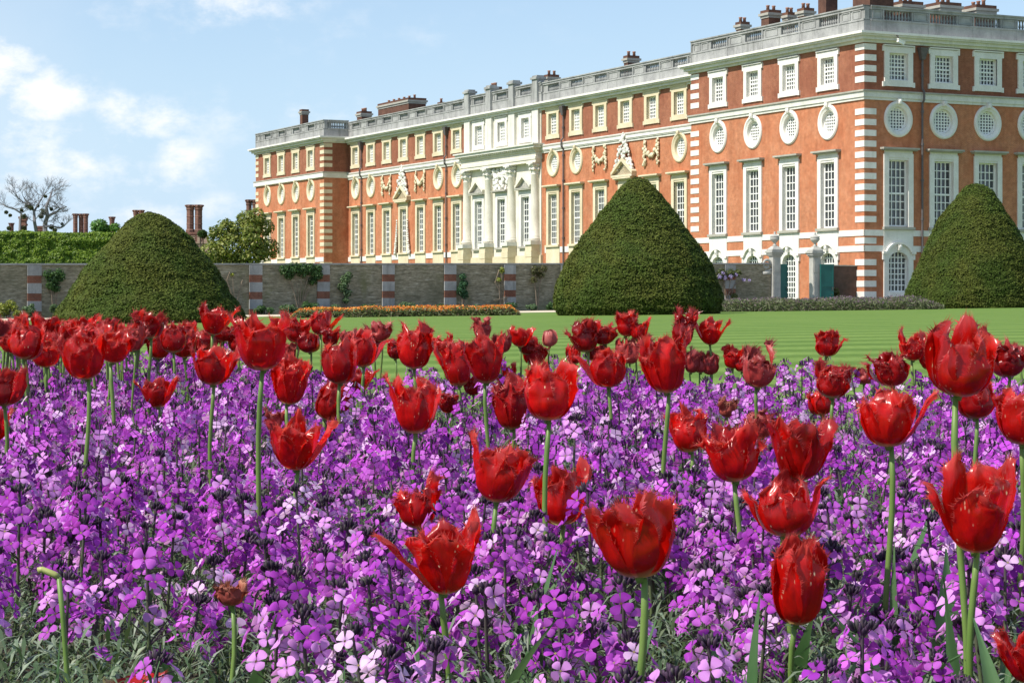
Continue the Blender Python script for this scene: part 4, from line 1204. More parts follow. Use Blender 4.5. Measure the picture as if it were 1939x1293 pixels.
climber('small mixed green climber on the dark wall beside the open door', 'climber', 1578, 585, [(1572, 556, 7), (1582, 552, 8), (1586, 562, 7)], 500, [(.10, .12, .035), (.14, .12, .06)], 149)

def flower_strip(name, label, cat, x0, x1, y0, y1, H, n, flower_cols, leaf_cols, seed, fl_frac, taper=.5, upright=False):
    rng = np.random.default_rng(seed)
    x = rng.uniform(x0, x1, n); y = rng.uniform(y0, y1, n)
    edge = np.minimum(1, np.minimum(x - x0, x1 - x) / taper + .25)
    prof = np.array([mnoise.noise(Vector((a * .9, b * .9, seed))) for a, b in zip(x, y)])
    h = H * (.86 + .3 * prof) * edge
    gz = np.array([ground_z(a) for a in x])
    isf = rng.uniform(0, 1, n) < fl_frac
    z = gz + np.where(isf, h * rng.uniform(.68, 1.08, n), h * rng.uniform(.03, .95, n))
    P = np.stack([x, y, z], 1); N = rnd_unit(rng, n) * .6 + np.array([0, -.5, .7])
    V1, Q1 = leaf_quads(rng, P[isf], N[isf], .07, .062, .05, .5); C1 = tints(rng, isf.sum(), flower_cols, 4, .25)
    V2, Q2 = leaf_quads(rng, P[~isf], N[~isf] * (.3 if upright else 1) + np.array([0, -.3, 0]), .24 if upright else .16, .045 if upright else .06, .1, .5); C2 = tints(rng, (~isf).sum(), leaf_cols)
    o = put(name, np_mesh(name, np.concatenate([V1, V2]), np.concatenate([Q1, Q2 + len(V1)]), LEAF, np.concatenate([C1, C2])))
    return tag(o, label, cat, kind='stuff')
XL, XR = (556 - U0) / F * 89.5, (984 - U0) / F * 89.5
flower_strip('orange_flowers', 'long low bed of orange wallflowers along the far edge of the lawn', 'flowers', XL, XR, 88.0, 91.5, .43, 26000,
             [(.64, .17, .012), (.72, .24, .018), (.55, .11, .012), (.70, .34, .05)], [(.10, .14, .04), (.14, .17, .05), (.07, .10, .03), (.12, .10, .05)], 71, .34)
flower_strip('purple_flowers', 'long bed of dusky purple flower spikes in front of the gate', 'flowers', (1330 - U0) / F * 96, (1760 - U0) / F * 96, 92.5, 97.5, .60, 26000,
             [(.16, .10, .15), (.20, .13, .17), (.13, .10, .10)], [(.12, .15, .06), (.17, .20, .09), (.085, .11, .045), (.15, .12, .10)], 72, .15, 1.0, True)
# ================================================================ the near flower bed
def canopy_z(D): return -(.32 - .030 * D)
def bed_z(x, y):
    e = min(1, max(0, (y - .9) / .5)) * min(1, max(0, (far_edge(x) + .25 - y) / .5))
    return ground_z(x) - .06 + (.06 + .10 + .035 * max(0, y - 1.5)) * (e * e * (3 - 2 * e))
def far_edge(x):
    """depth at which the bed ends: deeper on the left"""
    return 5.15 + 1.0 / (1 + math.exp((x + .62) * 9)) + .10 * math.sin(x * 5.0) + .05 * math.sin(x * 13)
soil = grid_sheet('flower_bed_soil', -2.1, 2.1, .9, 7.0, 66, 80, bed_z, SOIL); tag(soil, kind='structure')

# ---- petals
def petal_mat(name, body, edge, base, fleck=None, trans=.42, rough=.27):
    m, nt, b, out = newmat(name)
    at_ = nt.nodes.new('ShaderNodeAttribute'); at_.attribute_name = 'tint'
    sp = nt.nodes.new('ShaderNodeSeparateColor'); nt.links.new(at_.outputs['Color'], sp.inputs[0])
    n = noise_tex(nt, 55, 4, .6); n2 = noise_tex(nt, 140, 3, .6, stretch=(1, 1, .18))
    c = ramp(nt, n, [(.3, tuple(x * .72 for x in body)), (.7, tuple(min(1, x * 1.18) for x in body))])
    c = mixc(nt, ramp(nt, n2, [(.42, (0, 0, 0)), (.72, (.75, .75, .75))]), c, tuple(x * .5 for x in body))
    c = mixc(nt, ramp(nt, sp.outputs[0], [(.04, (1, 1, 1)), (.12, (.55, .55, .55)), (.2, (0, 0, 0))]), c, base)      # pale heel of the cup
    c = mixc(nt, ramp(nt, sp.outputs[1], [(.0, (0, 0, 0)), (1, (.85, .85, .85))]), c, edge)                          # fringe
    if fleck:
        tc = nt.nodes.new('ShaderNodeTexCoord'); vo = nt.nodes.new('ShaderNodeTexVoronoi'); vo.inputs['Scale'].default_value = 300
        mp = nt.nodes.new('ShaderNodeMapping'); mp.inputs['Scale'].default_value = (1, 1, .42); nt.links.new(tc.outputs['Object'], mp.inputs[0]); nt.links.new(mp.outputs[0], vo.inputs['Vector'])
        sel = nt.nodes.new('ShaderNodeSeparateColor'); nt.links.new(vo.outputs['Color'], sel.inputs[0])
        near = ramp(nt, vo.outputs['Distance'], [(.14, (1, 1, 1)), (.30, (0, 0, 0))]); pick = ramp(nt, sel.outputs[0], [(.70, (0, 0, 0)), (.80, (1, 1, 1))])
        mu = mixc(nt, 1.0, mixc(nt, 1.0, near, pick, 'MULTIPLY'), ramp(nt, noise_tex(nt, 38, 2), [(.50, (0, 0, 0)), (.62, (1, 1, 1))]), 'MULTIPLY'); c = mixc(nt, mu, c, fleck)
    oi = nt.nodes.new('ShaderNodeObjectInfo')          # no two petals are quite the same red
    c = mixc(nt, 1.0, c, ramp(nt, oi.outputs['Random'], [(0, (.62, .5, .6)), (.35, (.95, .9, .9)), (.7, (1.08, 1.1, 1.0)), (1, (1.12, 1.35, 1.3))]), 'MULTIPLY')
    nt.links.new(c, b.inputs['Base Color']); b.inputs['Roughness'].default_value = rough; b.inputs['Specular IOR Level'].default_value = .5
    bump(nt, b, n2, .25, .002)
    t = nt.nodes.new('ShaderNodeBsdfTranslucent'); nt.links.new(mixc(nt, 1.0, c, (1.35, 1.5, 1.2), 'MULTIPLY'), t.inputs['Color'])
    mx = nt.nodes.new('ShaderNodeMixShader'); mx.inputs[0].default_value = trans
    nt.links.new(b.outputs[0], mx.inputs[1]); nt.links.new(t.outputs[0], mx.inputs[2]); nt.links.new(mx.outputs[0], out.inputs['Surface'])
    return m
P_RED = petal_mat('red_petal', (.58, .006, .004), (.60, .09, .08), (.55, .48, .22), (.85, .62, .40))
P_DEEP = petal_mat('deep_red_petal', (.42, .006, .005), (.46, .07, .07), (.48, .42, .2), (.75, .5, .36))
P_FADED = petal_mat('faded_petal', (.42, .035, .032), (.45, .11, .10), (.5, .36, .2), (.7, .45, .36), .25, .5)
P_PINK = petal_mat('pink_bud_petal', (.52, .11, .10), (.5, .16, .14), (.5, .36, .25), (.75, .5, .42), .25, .5)
P_DRY = petal_mat('withered_petal', (.36, .06, .04), (.36, .15, .09), (.35, .22, .1), None, .15, .7)
STEM = leaf_mat('tulip_stem', .06, .45, .35, 1.2, False, [(.3, (.10, .185, .035)), (.7, (.165, .245, .06))], 9)
TLEAF = leaf_mat('tulip_leaf', .28, .42, .4, 1.2, False, [(.3, (.055, .135, .045)), (.7, (.10, .19, .075))], 12)

WPROF = ([0, .08, .2, .38, .58, .76, .9, 1.0], [.24, .46, .74, .95, .99, .89, .70, .42])
def petal(R, H, phi, rtip, ztip, wid, seed, crumple, fringe, curl=0.0, rc_tip=1.0, drop=0.0, belly=1.25):
    """one petal of a cup: radius R, height H, standing at azimuth phi; its tip ends at (rtip*R, ztip*H)"""
    ns, nw = 17, 13
    P0, P1 = Vector((.13 * R, 0)), Vector((belly * R, .02 * H))
    P2 = Vector((R * (.98 + .22 * (rtip - .7)), .60 * H * min(1, .55 + .45 * ztip))); P3 = Vector((rtip * R, ztip * H))
    def bez(s):
        a = 1 - s; p = P0 * a ** 3 + P1 * 3 * a * a * s + P2 * 3 * a * s * s + P3 * s ** 3
        if curl and s > .6: q = (s - .6) / .4; p = p + Vector((curl * R * q * q * .9, -curl * R * q ** 3 * .6))
        return p
    cp, sp = math.cos(phi), math.sin(phi)
    rs = random.Random(seed)
    off = Vector((rs.uniform(-40, 40), rs.uniform(-40, 40), rs.uniform(-40, 40)))
    V = []; C = []
    for i in range(ns):
        s = i / (ns - 1); p = bez(s); d = (bez(min(1, s + .02)) - bez(max(0, s - .02))).normalized()
        w = wid * R * float(np.interp(s, *WPROF)); rc = max(w * .72, R * (.92 + (rc_tip - .92) * s * s)); rc = max(rc, .3 * R)
        nin = Vector((-d.y, d.x))                     # towards the axis
        for j in range(nw):
            q = -1 + 2 * j / (nw - 1); th = max(-1.9, min(1.9, q * w / rc))
            lat = rc * math.sin(th); inn = rc * (1 - math.cos(th))
            # the shoulder of the petal is rounded: edge rows end lower than the middle
            back = (q * q) * .07 * H * (s ** 3)
            r = p.x + nin.x * inn - d.x * back; z = p.y + nin.y * inn - d.y * back
            v = Vector((r * cp - lat * sp, r * sp + lat * cp, z))
            k = crumple * R * (s ** 2.2) * (.35 + .65 * abs(q) if s < .8 else 1)
            n1 = mnoise.noise_vector(v * (1.5 / R) + off); n2 = mnoise.noise_vector(v * (4.2 / R) + off)
            v = v + n1 * k * .9 + n2 * k * .42 + Vector((0, 0, -drop * R * s * s))
            # margins roll outwards, each side its own way
            v = v + Vector((cp, sp, 0)) * (R * (.17 * q * q * min(1, s * 1.6) * (1 + .6 * math.sin(seed + 3 * q)) - .05 * s))
            v = v + Vector((cp, sp, 0)) * (.045 * R * math.sin(q * 7 + seed * 1.3) * s * s)
            # a crease down the middle
            v = v + Vector((cp, sp, 0)) * (.035 * R * math.exp(-(q * 5) ** 2) * math.sin(math.pi * s))
            V.append(v); C.append((s, max(0, (s - .86) / .14) * .8, rs.random(), 1))
    Fc = [(i * nw + j, i * nw + j + 1, (i + 1) * nw + j + 1, (i + 1) * nw + j) for i in range(ns - 1) for j in range(nw - 1)]
    # the fringe: fine points along tip and shoulders
    if fringe > 0:
        edge = [((i * nw), (i + 1) * nw, i * nw + 1) for i in range(9, ns - 1)] + [((ns - 1) * nw + j, (ns - 1) * nw + j + 1, (ns - 2) * nw + j) for j in range(nw - 1)] + [((i + 1) * nw + nw - 1, i * nw + nw - 1, i * nw + nw - 2) for i in range(ns - 2, 8, -1)]
        for a, b, c in edge:
            s_here = C[a][0]; dirn = ((V[a] + V[b]) * .5 - V[c]); dirn.normalize(); along = V[b] - V[a]
            m = 5
            for k in range(m):
                f0, f1 = k / m, (k + 1) / m
                pa, pb = V[a] + along * f0, V[a] + along * f1
                ln = fringe * R * rs.uniform(.35, 1.25) * (.45 + .75 * max(0, s_here - .52) / .48)
                tip = (pa + pb) * .5 + (dirn + Vector((rs.gauss(0, .35), rs.gauss(0, .35), rs.gauss(0, .35)))).normalized() * ln
                pm = (pa + pb) * .5; pa, pb = pm + (pa - pm) * .95, pm + (pb - pm) * .95
                b0 = len(V); V += [pa, pb, tip]; C += [(s_here, .7, 0, 1), (s_here, .7, 0, 1), (1, 1, 0, 1)]; Fc.append((b0, b0 + 1, b0 + 2))
    me = bpy.data.meshes.new('petal'); me.from_pydata([tuple(v) for v in V], [], Fc)
    me.polygons.foreach_set('use_smooth', [True] * len(Fc))
    ca = me.color_attributes.new('tint', 'FLOAT_COLOR', 'POINT'); ca.data.foreach_set('color', [x for c in C for x in c])
    me.update(); return me

def blade_mesh(L, W, lean, az, seed, twist=.3, fold=.35, bend=.5):
    """a tulip leaf: a folded pointed blade rising from the soil"""
    r = random.Random(seed); n = 12; V = []; Fc = []
    ca, sa = math.cos(az), math.sin(az)
    for i in range(n + 1):
        s = i / n; out = lean * s + bend * s * s * .5; z = L * (s - .22 * bend * s * s)
        w = W * (math.sin(math.pi * min(1, s * .92 + .08)) ** .75) * (1 - s ** 6) + .0008
        tw = twist * s
        for q in (-1, -.5, 0, .5, 1):
            lat = q * w * math.cos(tw); dp = (abs(q) ** 1.5) * w * fold + q * w * math.sin(tw)
            rad = out * L * .6 - dp; V.append((rad * ca - lat * sa, rad * sa + lat * ca, z + mnoise.noise(Vector((s * 3, q, seed))) * .004))
    for i in range(n):
        for k in range(4): Fc.append((i * 5 + k, i * 5 + k + 1, (i + 1) * 5 + k + 1, (i + 1) * 5 + k))
    me = bpy.data.meshes.new('leaf'); me.from_pydata(V, [], Fc); me.materials.append(TLEAF); me.polygons.foreach_set('use_smooth', [True] * len(Fc)); me.update(); return me

CUPS = []      # (position, radius, height) of every cup, so that wallflowers keep clear of them
def tulip(label, u, vb, vt, w, style='cup', mat=None, lean=(0, 0), flares=(), D=None, group=None, seed=0, tilt=0.0, leaves=2, bow=0.0, cat='tulip', stem_px=None):
    rs = random.Random(seed * 7 + 3)
    if D is None:
        Dw = .056 * F / w; Dc = .32 / (.030 + max(0.004, (vb - V0 - 25) / F)); D = min(Dw, Dc, far_edge((u - U0) / F * 5.5) - .15); D = max(1.62, D)
    if w > 95: w *= .93
    if w < 62: w *= 1.10          # ragged heads spread beyond the cup
    R = w / 2 / F * D; H = (vb - vt) / F * D
    base = at(u, vb, D)
    gz = bed_z(base.x, D)
    foot = Vector((base.x + lean[0], base.y + lean[1] + rs.uniform(-.03, .03), gz))
    g = thing('tulip', label, cat, tuple(foot), 0, group)
    top = base - foot
    # stem: rises from the soil with a slight bow and meets the heel of the cup
    pts = []; n = 10
    for i in range(n + 1):
        s = i / n; p = Vector((top.x * (s ** 1.5), top.y * (s ** 1.5), top.z * s)); p.x += bow * math.sin(math.pi * s) + .004 * math.sin(s * 7 + seed); pts.append(p)
    pts[0].z -= .03
    mb = MB(); sr = max(.0020, min(.0033, R * .10)); mb.tube(pts, [sr * 1.15] * n + [sr * .95], 8)
    mb.lathe([(sr * .9, -.004), (max(sr * 1.5, R * .17), .002), (R * .1, .006)], 8, tuple(top), 0)
    put('stem', mb.mesh('stem', STEM, True), g)
    mats = mat or P_RED
    spec = {'cup': (.68, .26, 0.34), 'open': (1.05, .26, .38), 'goblet': (.90, .26, .38), 'ragged': (.82, .34, .58), 'crumple': (.70, .42, .75), 'bud': (.38, .06, .08), 'dry': (.75, .4, .9)}[style]
    rt, fr, cr = spec
    belly = {'cup': 1.24, 'open': .86, 'goblet': 1.08, 'ragged': 1.12, 'crumple': 1.1, 'bud': 1.2, 'dry': 1.0}[style] + rs.uniform(-.1, .08)
    rot0 = math.radians(rs.uniform(-18, 18))
    tilt_m = Matrix.Rotation(tilt + rs.uniform(-.13, .13), 4, 'Y') @ Matrix.Rotation(rs.uniform(-.16, .16), 4, 'X')
    slots = []
    for k in range(6):
        inner = k % 2 == 1
        slots.append([math.radians(270 + 60 * k) + rot0 + rs.uniform(-.12, .12), inner])
    used = {}
    for fl in flares:
        a = math.radians(fl[0]); k = min((k for k in range(6) if k not in used), key=lambda k: abs((slots[k][0] - a + math.pi) % (2 * math.pi) - math.pi)); used[k] = fl
    for k, (phi, inner) in enumerate(slots):
        zt = rs.uniform(.78, 1.0) if not inner else rs.uniform(.86, 1.03); r_t = rt * rs.uniform(.78, 1.2); curl = 0; wid = rs.uniform(.90, 1.04); rct = 1.25; crk = cr
        if math.sin(phi) < -.5 and style in ('cup', 'goblet', 'open'): zt *= .92        # the near side shows the mouth a little
        Rk = R * (1.0 if not inner else .91)
        if style in ('ragged', 'crumple', 'dry'): curl = rs.choice((0, 0, .25, .5)); zt *= rs.uniform(.78, 1.05)
        if k in used:
            az, reach, hz = used[k][:3]; q_ = 1 if (seed + k) % 3 else -.8      # most reaching petals turn partly to the viewer
            if math.cos(math.radians(az)) < -.9: az += 27 * q_
            elif math.cos(math.radians(az)) > .9: az -= 27 * q_
            phi = math.radians(az); reach *= 1.08; r_t, zt = reach, hz; wid = max(.58, used[k][3]) if len(used[k]) > 3 else .78; rct = 1.1; curl = used[k][4] if len(used[k]) > 4 else .12; crk = cr * .8
        me = petal(Rk, H, phi, r_t, zt, wid, seed * 13 + k, crk, fr, curl, rct, 0, belly)
        me.transform(tilt_m); me.materials.append(mats)
        put('petal', me, g, tuple(top))
    for k in range(leaves):
        az = rs.uniform(0, 2 * math.pi); me = blade_mesh(rs.uniform(.17, .24) if D > 2.4 else rs.uniform(.22, .31), rs.uniform(.008, .013), rs.uniform(.1, .5), az, seed * 5 + k, rs.uniform(-.6, .6), .4, rs.uniform(.3, 1.1))
        put('leaf', me, g, (rs.uniform(-.01, .01), rs.uniform(-.01, .01), -.02))
    CUPS.append((base + Vector((0, 0, H * .45)), R * 1.15, H * .62, D))
    return g

# label, u, v of the heel, v of the top, width of the cup in pixels of the photograph, then what singles it out
T = [
 # far left bank
 dict(l='red tulip half cut off by the left edge above the row of purple', u=6, vb=644, vt=602, w=42, style='ragged'),
 dict(l='small red tulip second from the left edge in the far bank', u=34, vb=646, vt=599, w=44, style='goblet'),
 dict(l='plump red tulip with a pale sunlit cheek near the far left', u=47, vb=681, vt=612, w=56, style='cup'),
 dict(l='open red tulip in the far bank standing against the sandy path', u=86, vb=640, vt=596, w=44, style='open'),
 dict(l='rounded red tulip with crinkled rim low in the far left bank', u=91, vb=695, vt=638, w=50, style='ragged'),
 dict(l='ragged red tulip behind the big cup on the far left', u=124, vb=648, vt=606, w=44, style='ragged', mat='deep'),
 dict(l='ragged red tulip just right above the big far left cup', u=156, vb=642, vt=597, w=48, style='ragged'),
 dict(l='large clear red cup with long green stem on the far left', u=165, vb=718, vt=626, w=72, style='goblet', flares=[(150, 1.25, .92, .7)]),
 dict(l='small dark red tulip touching the base of the broad yew cone', u=184, vb=645, vt=611, w=36, style='ragged', mat='deep'),
 dict(l='leaning red tulip tucked behind the big far left cup', u=214, vb=687, vt=626, w=60, style='open', tilt=.12),
 dict(l='ragged little red tulip left of the yew cone middle', u=226, vb=648, vt=612, w=40, style='ragged'),
 dict(l='small shaded red tulip at the right foot of the broad yew cone', u=262, vb=653, vt=616, w=42, style='cup', mat='deep'),
 dict(l='tallest ragged tulip of the cluster before the broad yew cone', u=284, vb=641, vt=587, w=50, style='ragged', mat='deep'),
 dict(l='low front cup of the cluster before the broad yew cone', u=298, vb=679, vt=627, w=42, style='cup'),
 dict(l='upright egg-shaped tulip of the cluster before the broad yew cone', u=329, vb=668, vt=609, w=44, style='cup', mat='deep'),
 dict(l='dark narrow tulip at the right end of the yew cone cluster', u=352, vb=677, vt=620, w=42, style='ragged', mat='deep'),
 dict(l='flaring red tulip with two tall petals against the broad yew cone', u=405, vb=634, vt=578, w=44, style='open', flares=[(20, 1.5, 1.0, .6), (170, 1.0, 1.05, .7)]),
 dict(l='dull red tulip hanging below the flaring one by the yew cone', u=424, vb=646, vt=609, w=40, style='ragged', mat='deep'),
 dict(l='red cup with bright sunlit flank left of the tallest centre-left tulip', u=402, vb=729, vt=652, w=68, style='goblet', flares=[(0, 1.1, .98, .6), (170, 1.15, .95, .7)]),
 dict(l='pointed red tulip sunk among the purple flowers on the left', u=299, vb=772, vt=712, w=44, style='open', flares=[(175, 1.7, .95, .5), (10, 1.5, 1.0, .5)]),
 dict(l='red tulip cut off by the left edge with one petal pointing right', u=8, vb=769, vt=697, w=68, style='cup', mat='deep', flares=[(0, 1.15, 1.0, .55)]),
 dict(l='long loose red petals hanging at the very left edge', u=-10, vb=836, vt=772, w=50, style='open', flares=[(0, .9, 1.0, .7)]),
 dict(l='small red tulip peeping left of the tallest centre-left tulip', u=455, vb=668, vt=628, w=40, style='cup', mat='deep'),
 dict(l='tall red cup with the longest stem left of the orange flower bed', u=500, vb=701, vt=593, w=90, style='goblet', flares=[(165, .95, 1.02, .9), (15, 1.02, .97, .8)], lean=(-.035, 0), bow=.012),
 dict(l='small red tulip right of the longest-stemmed cup', u=563, vb=649, vt=592, w=42, style='ragged', flares=[(165, .9, 1.05, .7)]),
 dict(l='small dark tulip half hidden behind its neighbour below the orange flowers', u=587, vb=668, vt=628, w=38, style='cup', mat='deep'),
 dict(l='slender red tulip with one petal pointing right before the orange flowers', u=606, vb=634, vt=588, w=36, style='cup', flares=[(8, 1.9, .92, .45)]),
 dict(l='crinkled small tulip directly above the glossy half-open cup', u=548, vb=686, vt=648, w=34, style='crumple', mat='faded'),
 dict(l='glossy red cup with a torn front petal right of the longest stem', u=547, vb=765, vt=672, w=62, style='goblet', flares=[(10, 1.1, .95, .7)]),
 dict(l='freckled upright red tulip left of the centre back', u=646, vb=727, vt=636, w=60, style='cup'),
 dict(l='red tulip with petals curling to the right left of the centre back', u=689, vb=695, vt=620, w=50, style='goblet', flares=[(5, 1.8, .72, .6, .3)]),
 dict(l='crumpled faded tulip reaching right at the lawn edge', u=722, vb=646, vt=608, w=38, style='crumple', mat='faded', flares=[(185, 1.4, .9, .5)]),
 dict(l='little crumpled tulip left of the frilled red cup', u=748, vb=680, vt=642, w=28, style='crumple', mat='deep'),
 dict(l='frilled round red cup in the middle of the lawn edge', u=785, vb=698, vt=605, w=64, style='ragged'),
 dict(l='red tulip tipping right above the spread-petalled tulip', u=617, vb=794, vt=716, w=54, style='cup', mat='deep', tilt=.28),
 dict(l='dark tulip with one petal raised behind the freckled upright cup', u=680, vb=742, vt=698, w=42, style='open', mat='deep', flares=[(8, 1.9, 1.0, .45)]),
 dict(l='wide red tulip with two antler-like left petals below the frilled cup', u=787, vb=821, vt=712, w=72, style='goblet', flares=[(170, 1.3, 1.1, .55), (15, 1.35, .78, .8), (60, .8, 1.0, .7)]),
 dict(l='spread-petalled red tulip like a star in the left middle', u=560, vb=889, vt=788, w=82, style='open', flares=[(172, 1.35, .95, .55), (8, 1.75, .92, .55), (95, .45, 1.1, .6)]),
 dict(l='small shadowed tulip tucked behind the star-like one', u=516, vb=815, vt=766, w=34, style='crumple', mat='faded'),
 dict(l='drooping dark petals right of the antlered tulip', u=850, vb=782, vt=738, w=32, style='crumple', mat='deep'),
 dict(l='red tulip on twin stems left of the centre pair', u=872, vb=731, vt=637, w=48, style='ragged', flares=[(175, 1.4, .9, .5)]),
 dict(l='larger tulip of the centre pair with tall flaring right petal', u=923, vb=726, vt=630, w=66, style='open', flares=[(8, 1.2, .98, .7), (90, .5, 1.05, .8)]),
 dict(l='single frilled petal tuft rising over the centre pair', u=914, vb=645, vt=594, w=30, style='crumple', mat='faded'),
 dict(l='dark small tulip low behind the centre pair', u=896, vb=748, vt=712, w=28, style='cup', mat='deep'),
 dict(l='folded red tulip low right of the centre pair', u=970, vb=813, vt=702, w=60, style='ragged', mat='deep'),
 dict(l='red tulip leaning behind the centre pair beside a purple spike', u=984, vb=657, vt=617, w=36, style='open', flares=[(10, 1.0, 1.0, .8)]),
 dict(l='thin red tulip between the centre pair and the speckled egg', u=962, vb=722, vt=684, w=26, style='crumple'),
 dict(l='small crumpled tulip on the left shoulder of the speckled egg', u=1012, vb=692, vt=642, w=38, style='crumple', mat='deep'),
 dict(l='pinkish closed bud alone against the lawn', u=1042, vb=656, vt=622, w=28, style='bud', mat='pink'),
 dict(l='large egg-shaped red tulip speckled with pale flecks at the centre', u=1038, vb=796, vt=678, w=92, style='cup', flares=[(5, .98, .88, .6)]),
 dict(l='left half of the ragged red pair in front of the tall yew cone', u=1112, vb=667, vt=606, w=44, style='crumple', mat='deep', flares=[(175, 1.4, .75, .6)]),
 dict(l='right half of the ragged red pair in front of the tall yew cone', u=1146, vb=652, vt=610, w=42, style='crumple', mat='deep'),
 dict(l='bright red cup with a petal swept left below the ragged pair', u=1154, vb=733, vt=654, w=64, style='cup', flares=[(182, 1.9, .85, .4)]),
 dict(l='taller tulip of the twins at the foot of the tall yew cone', u=1186, vb=637, vt=585, w=34, style='ragged'),
 dict(l='shorter tulip of the twins at the foot of the tall yew cone', u=1208, vb=644, vt=598, w=30, style='ragged', flares=[(10, 1.1, 1.0, .6)]),
 dict(l='small faded tulip under the twins by the tall yew cone', u=1193, vb=689, vt=640, w=30, style='cup', mat='faded'),
 dict(l='tall speckled red cup with a dark curled left petal before the yew cone', u=1262, vb=744, vt=622, w=80, style='goblet', flares=[(185, 1.02, .62, .6, .35), (20, .95, 1.0, .8)]),
 dict(l='narrow ragged tulip rising behind the tall speckled cup', u=1292, vb=656, vt=582, w=38, style='crumple', mat='deep'),
 dict(l='lone open tulip with tip petals spread at the right of the yew cone', u=1345, vb=653, vt=602, w=38, style='open', flares=[(170, 1.7, 1.02, .4), (8, 1.5, .95, .5)]),
 dict(l='first of three small faded tulips right of the tall speckled cup', u=1309, vb=706, vt=660, w=28, style='crumple', mat='faded'),
 dict(l='middle of three small faded tulips right of the tall speckled cup', u=1328, vb=706, vt=675, w=25, style='cup', mat='faded'),
 dict(l='last of three small faded tulips right of the tall speckled cup', u=1347, vb=709, vt=664, w=32, style='cup', mat='faded'),
 dict(l='small red tulip with spiky top beside the three faded ones', u=1386, vb=698, vt=652, w=34, style='ragged'),
 dict(l='freckled red cup with frayed tip right of the tall yew cone', u=1307, vb=856, vt=765, w=60, style='ragged'),
 dict(l='withered brown tulip head on a bent stem right of centre', u=1376, vb=790, vt=752, w=32, style='dry', mat='dry'),
 dict(l='bright tulip with frilled shoulders on a tall stem right of centre', u=1395, vb=912, vt=798, w=92, style='ragged', flares=[(178, 1.15, .85, .6)]),
 dict(l='faded crumpled tulip with a side crest left of the lone small tulip', u=1436, vb=734, vt=645, w=62, style='crumple', mat='faded', flares=[(20, .6, 1.05, .6)]),
 dict(l='lone small tulip with a beak-like side petal against the lawn', u=1566, vb=675, vt=625, w=40, style='ragged', flares=[(5, 1.5, .72, .4)]),
 dict(l='crinkled deep red tulip below the lone small tulip', u=1575, vb=754, vt=682, w=64, style='crumple', mat='deep'),
 dict(l='plain red tulip half hidden below the crinkled deep red one', u=1556, vb=786, vt=738, w=44, style='cup'),
 dict(l='crumpled wide tulip left of the tallest right-hand tulip', u=1690, vb=731, vt=664, w=66, style='crumple', mat='deep', flares=[(178, 1.5, .6, .5)]),
 dict(l='small withered pinkish tulip beside the crumpled wide one', u=1637, vb=728, vt=697, w=32, style='crumple', mat='faded'),
 dict(l='small horned red tulip left behind the tallest right-hand tulip', u=1730, vb=683, vt=626, w=42, style='ragged', flares=[(165, .7, 1.05, .5), (15, .8, 1.02, .5)]),
 dict(l='tallest and largest red cup with crested petals at the upper right', u=1815, vb=750, vt=612, w=124, style='cup', flares=[(70, .75, 1.08, .7), (165, .75, .95, .8)]),
 dict(l='frilled tulip with a tall leaning petal at the upper right edge', u=1912, vb=714, vt=645, w=58, style='crumple', mat='deep', flares=[(170, 1.2, 1.5, .4)]),
 dict(l='plain red cup right below the tallest right-hand tulip', u=1846, vb=793, vt=716, w=72, style='cup'),
 dict(l='broad red tulip with a long right arm in the right middle', u=1683, vb=846, vt=736, w=108, style='goblet', flares=[(5, 1.62, 1.0, .42, .15), (178, 1.05, .9, .6)]),
 dict(l='freckled red tulip cut off by the right edge', u=1936, vb=842, vt=730, w=104, style='goblet'),
 dict(l='big ragged red tulip topping the right-hand cluster', u=1510, vb=910, vt=784, w=108, style='open', flares=[(15, 1.35, .95, .7), (165, 1.1, 1.0, .7)]),
 dict(l='faded withered tulip behind the right-hand cluster', u=1445, vb=828, vt=774, w=44, style='crumple', mat='faded'),
 dict(l='red tulip with one long petal pointing up left in the middle', u=940, vb=951, vt=835, w=98, style='goblet', flares=[(172, 1.5, 1.1, .45, -.1), (5, 1.08, .85, .7)]),
 dict(l='frilled red tulip with a raised right petal below the speckled egg', u=1062, vb=994, vt=880, w=88, style='cup', flares=[(15, 1.15, 1.12, .6), (178, 1.05, .8, .7)]),
 dict(l='largest glowing red tulip with white flecks at bottom centre', u=1212, vb=1094, vt=936, w=148, style='goblet', flares=[(178, 1.32, .92, .55, .2), (60, .75, 1.05, .7)]),
 dict(l='shaggy red tulip half buried in purple flowers left of centre', u=795, vb=1000, vt=900, w=74, style='ragged'),
 dict(l='wide open red tulip with a long left arm at the bottom', u=842, vb=1123, vt=985, w=122, style='open', flares=[(178, 2.15, .90, .42, .0), (12, 1.15, 1.14, .66)]),
 dict(l='rounded speckled tulip in the middle of the right-hand cluster', u=1490, vb=1016, vt=894, w=110, style='cup', flares=[(172, 1.3, .8, .5, .3), (8, 1.25, .9, .5)]),
 dict(l='tall closed red tulip with frayed tip lowest of the right-hand cluster', u=1508, vb=1181, vt=1010, w=106, style='cup'),
 dict(l='widely flared red tulip with curled left petal at the lower right', u=1845, vb=1044, vt=872, w=126, style='goblet', flares=[(182, 1.6, .74, .6, .25), (18, 1.42, 1.02, .52), (120, .85, 1.02, .6)]),
 dict(l='dark red tulip cut off by the lower right corner', u=1952, vb=1292, vt=1190, w=96, style='open', flares=[(175, 1.3, .9, .6)]),
 dict(l='withered brown tulip head on a stem at the lower left', u=438, vb=1147, vt=1104, w=48, style='dry', mat='dry'),
]
rb = random.Random(15)
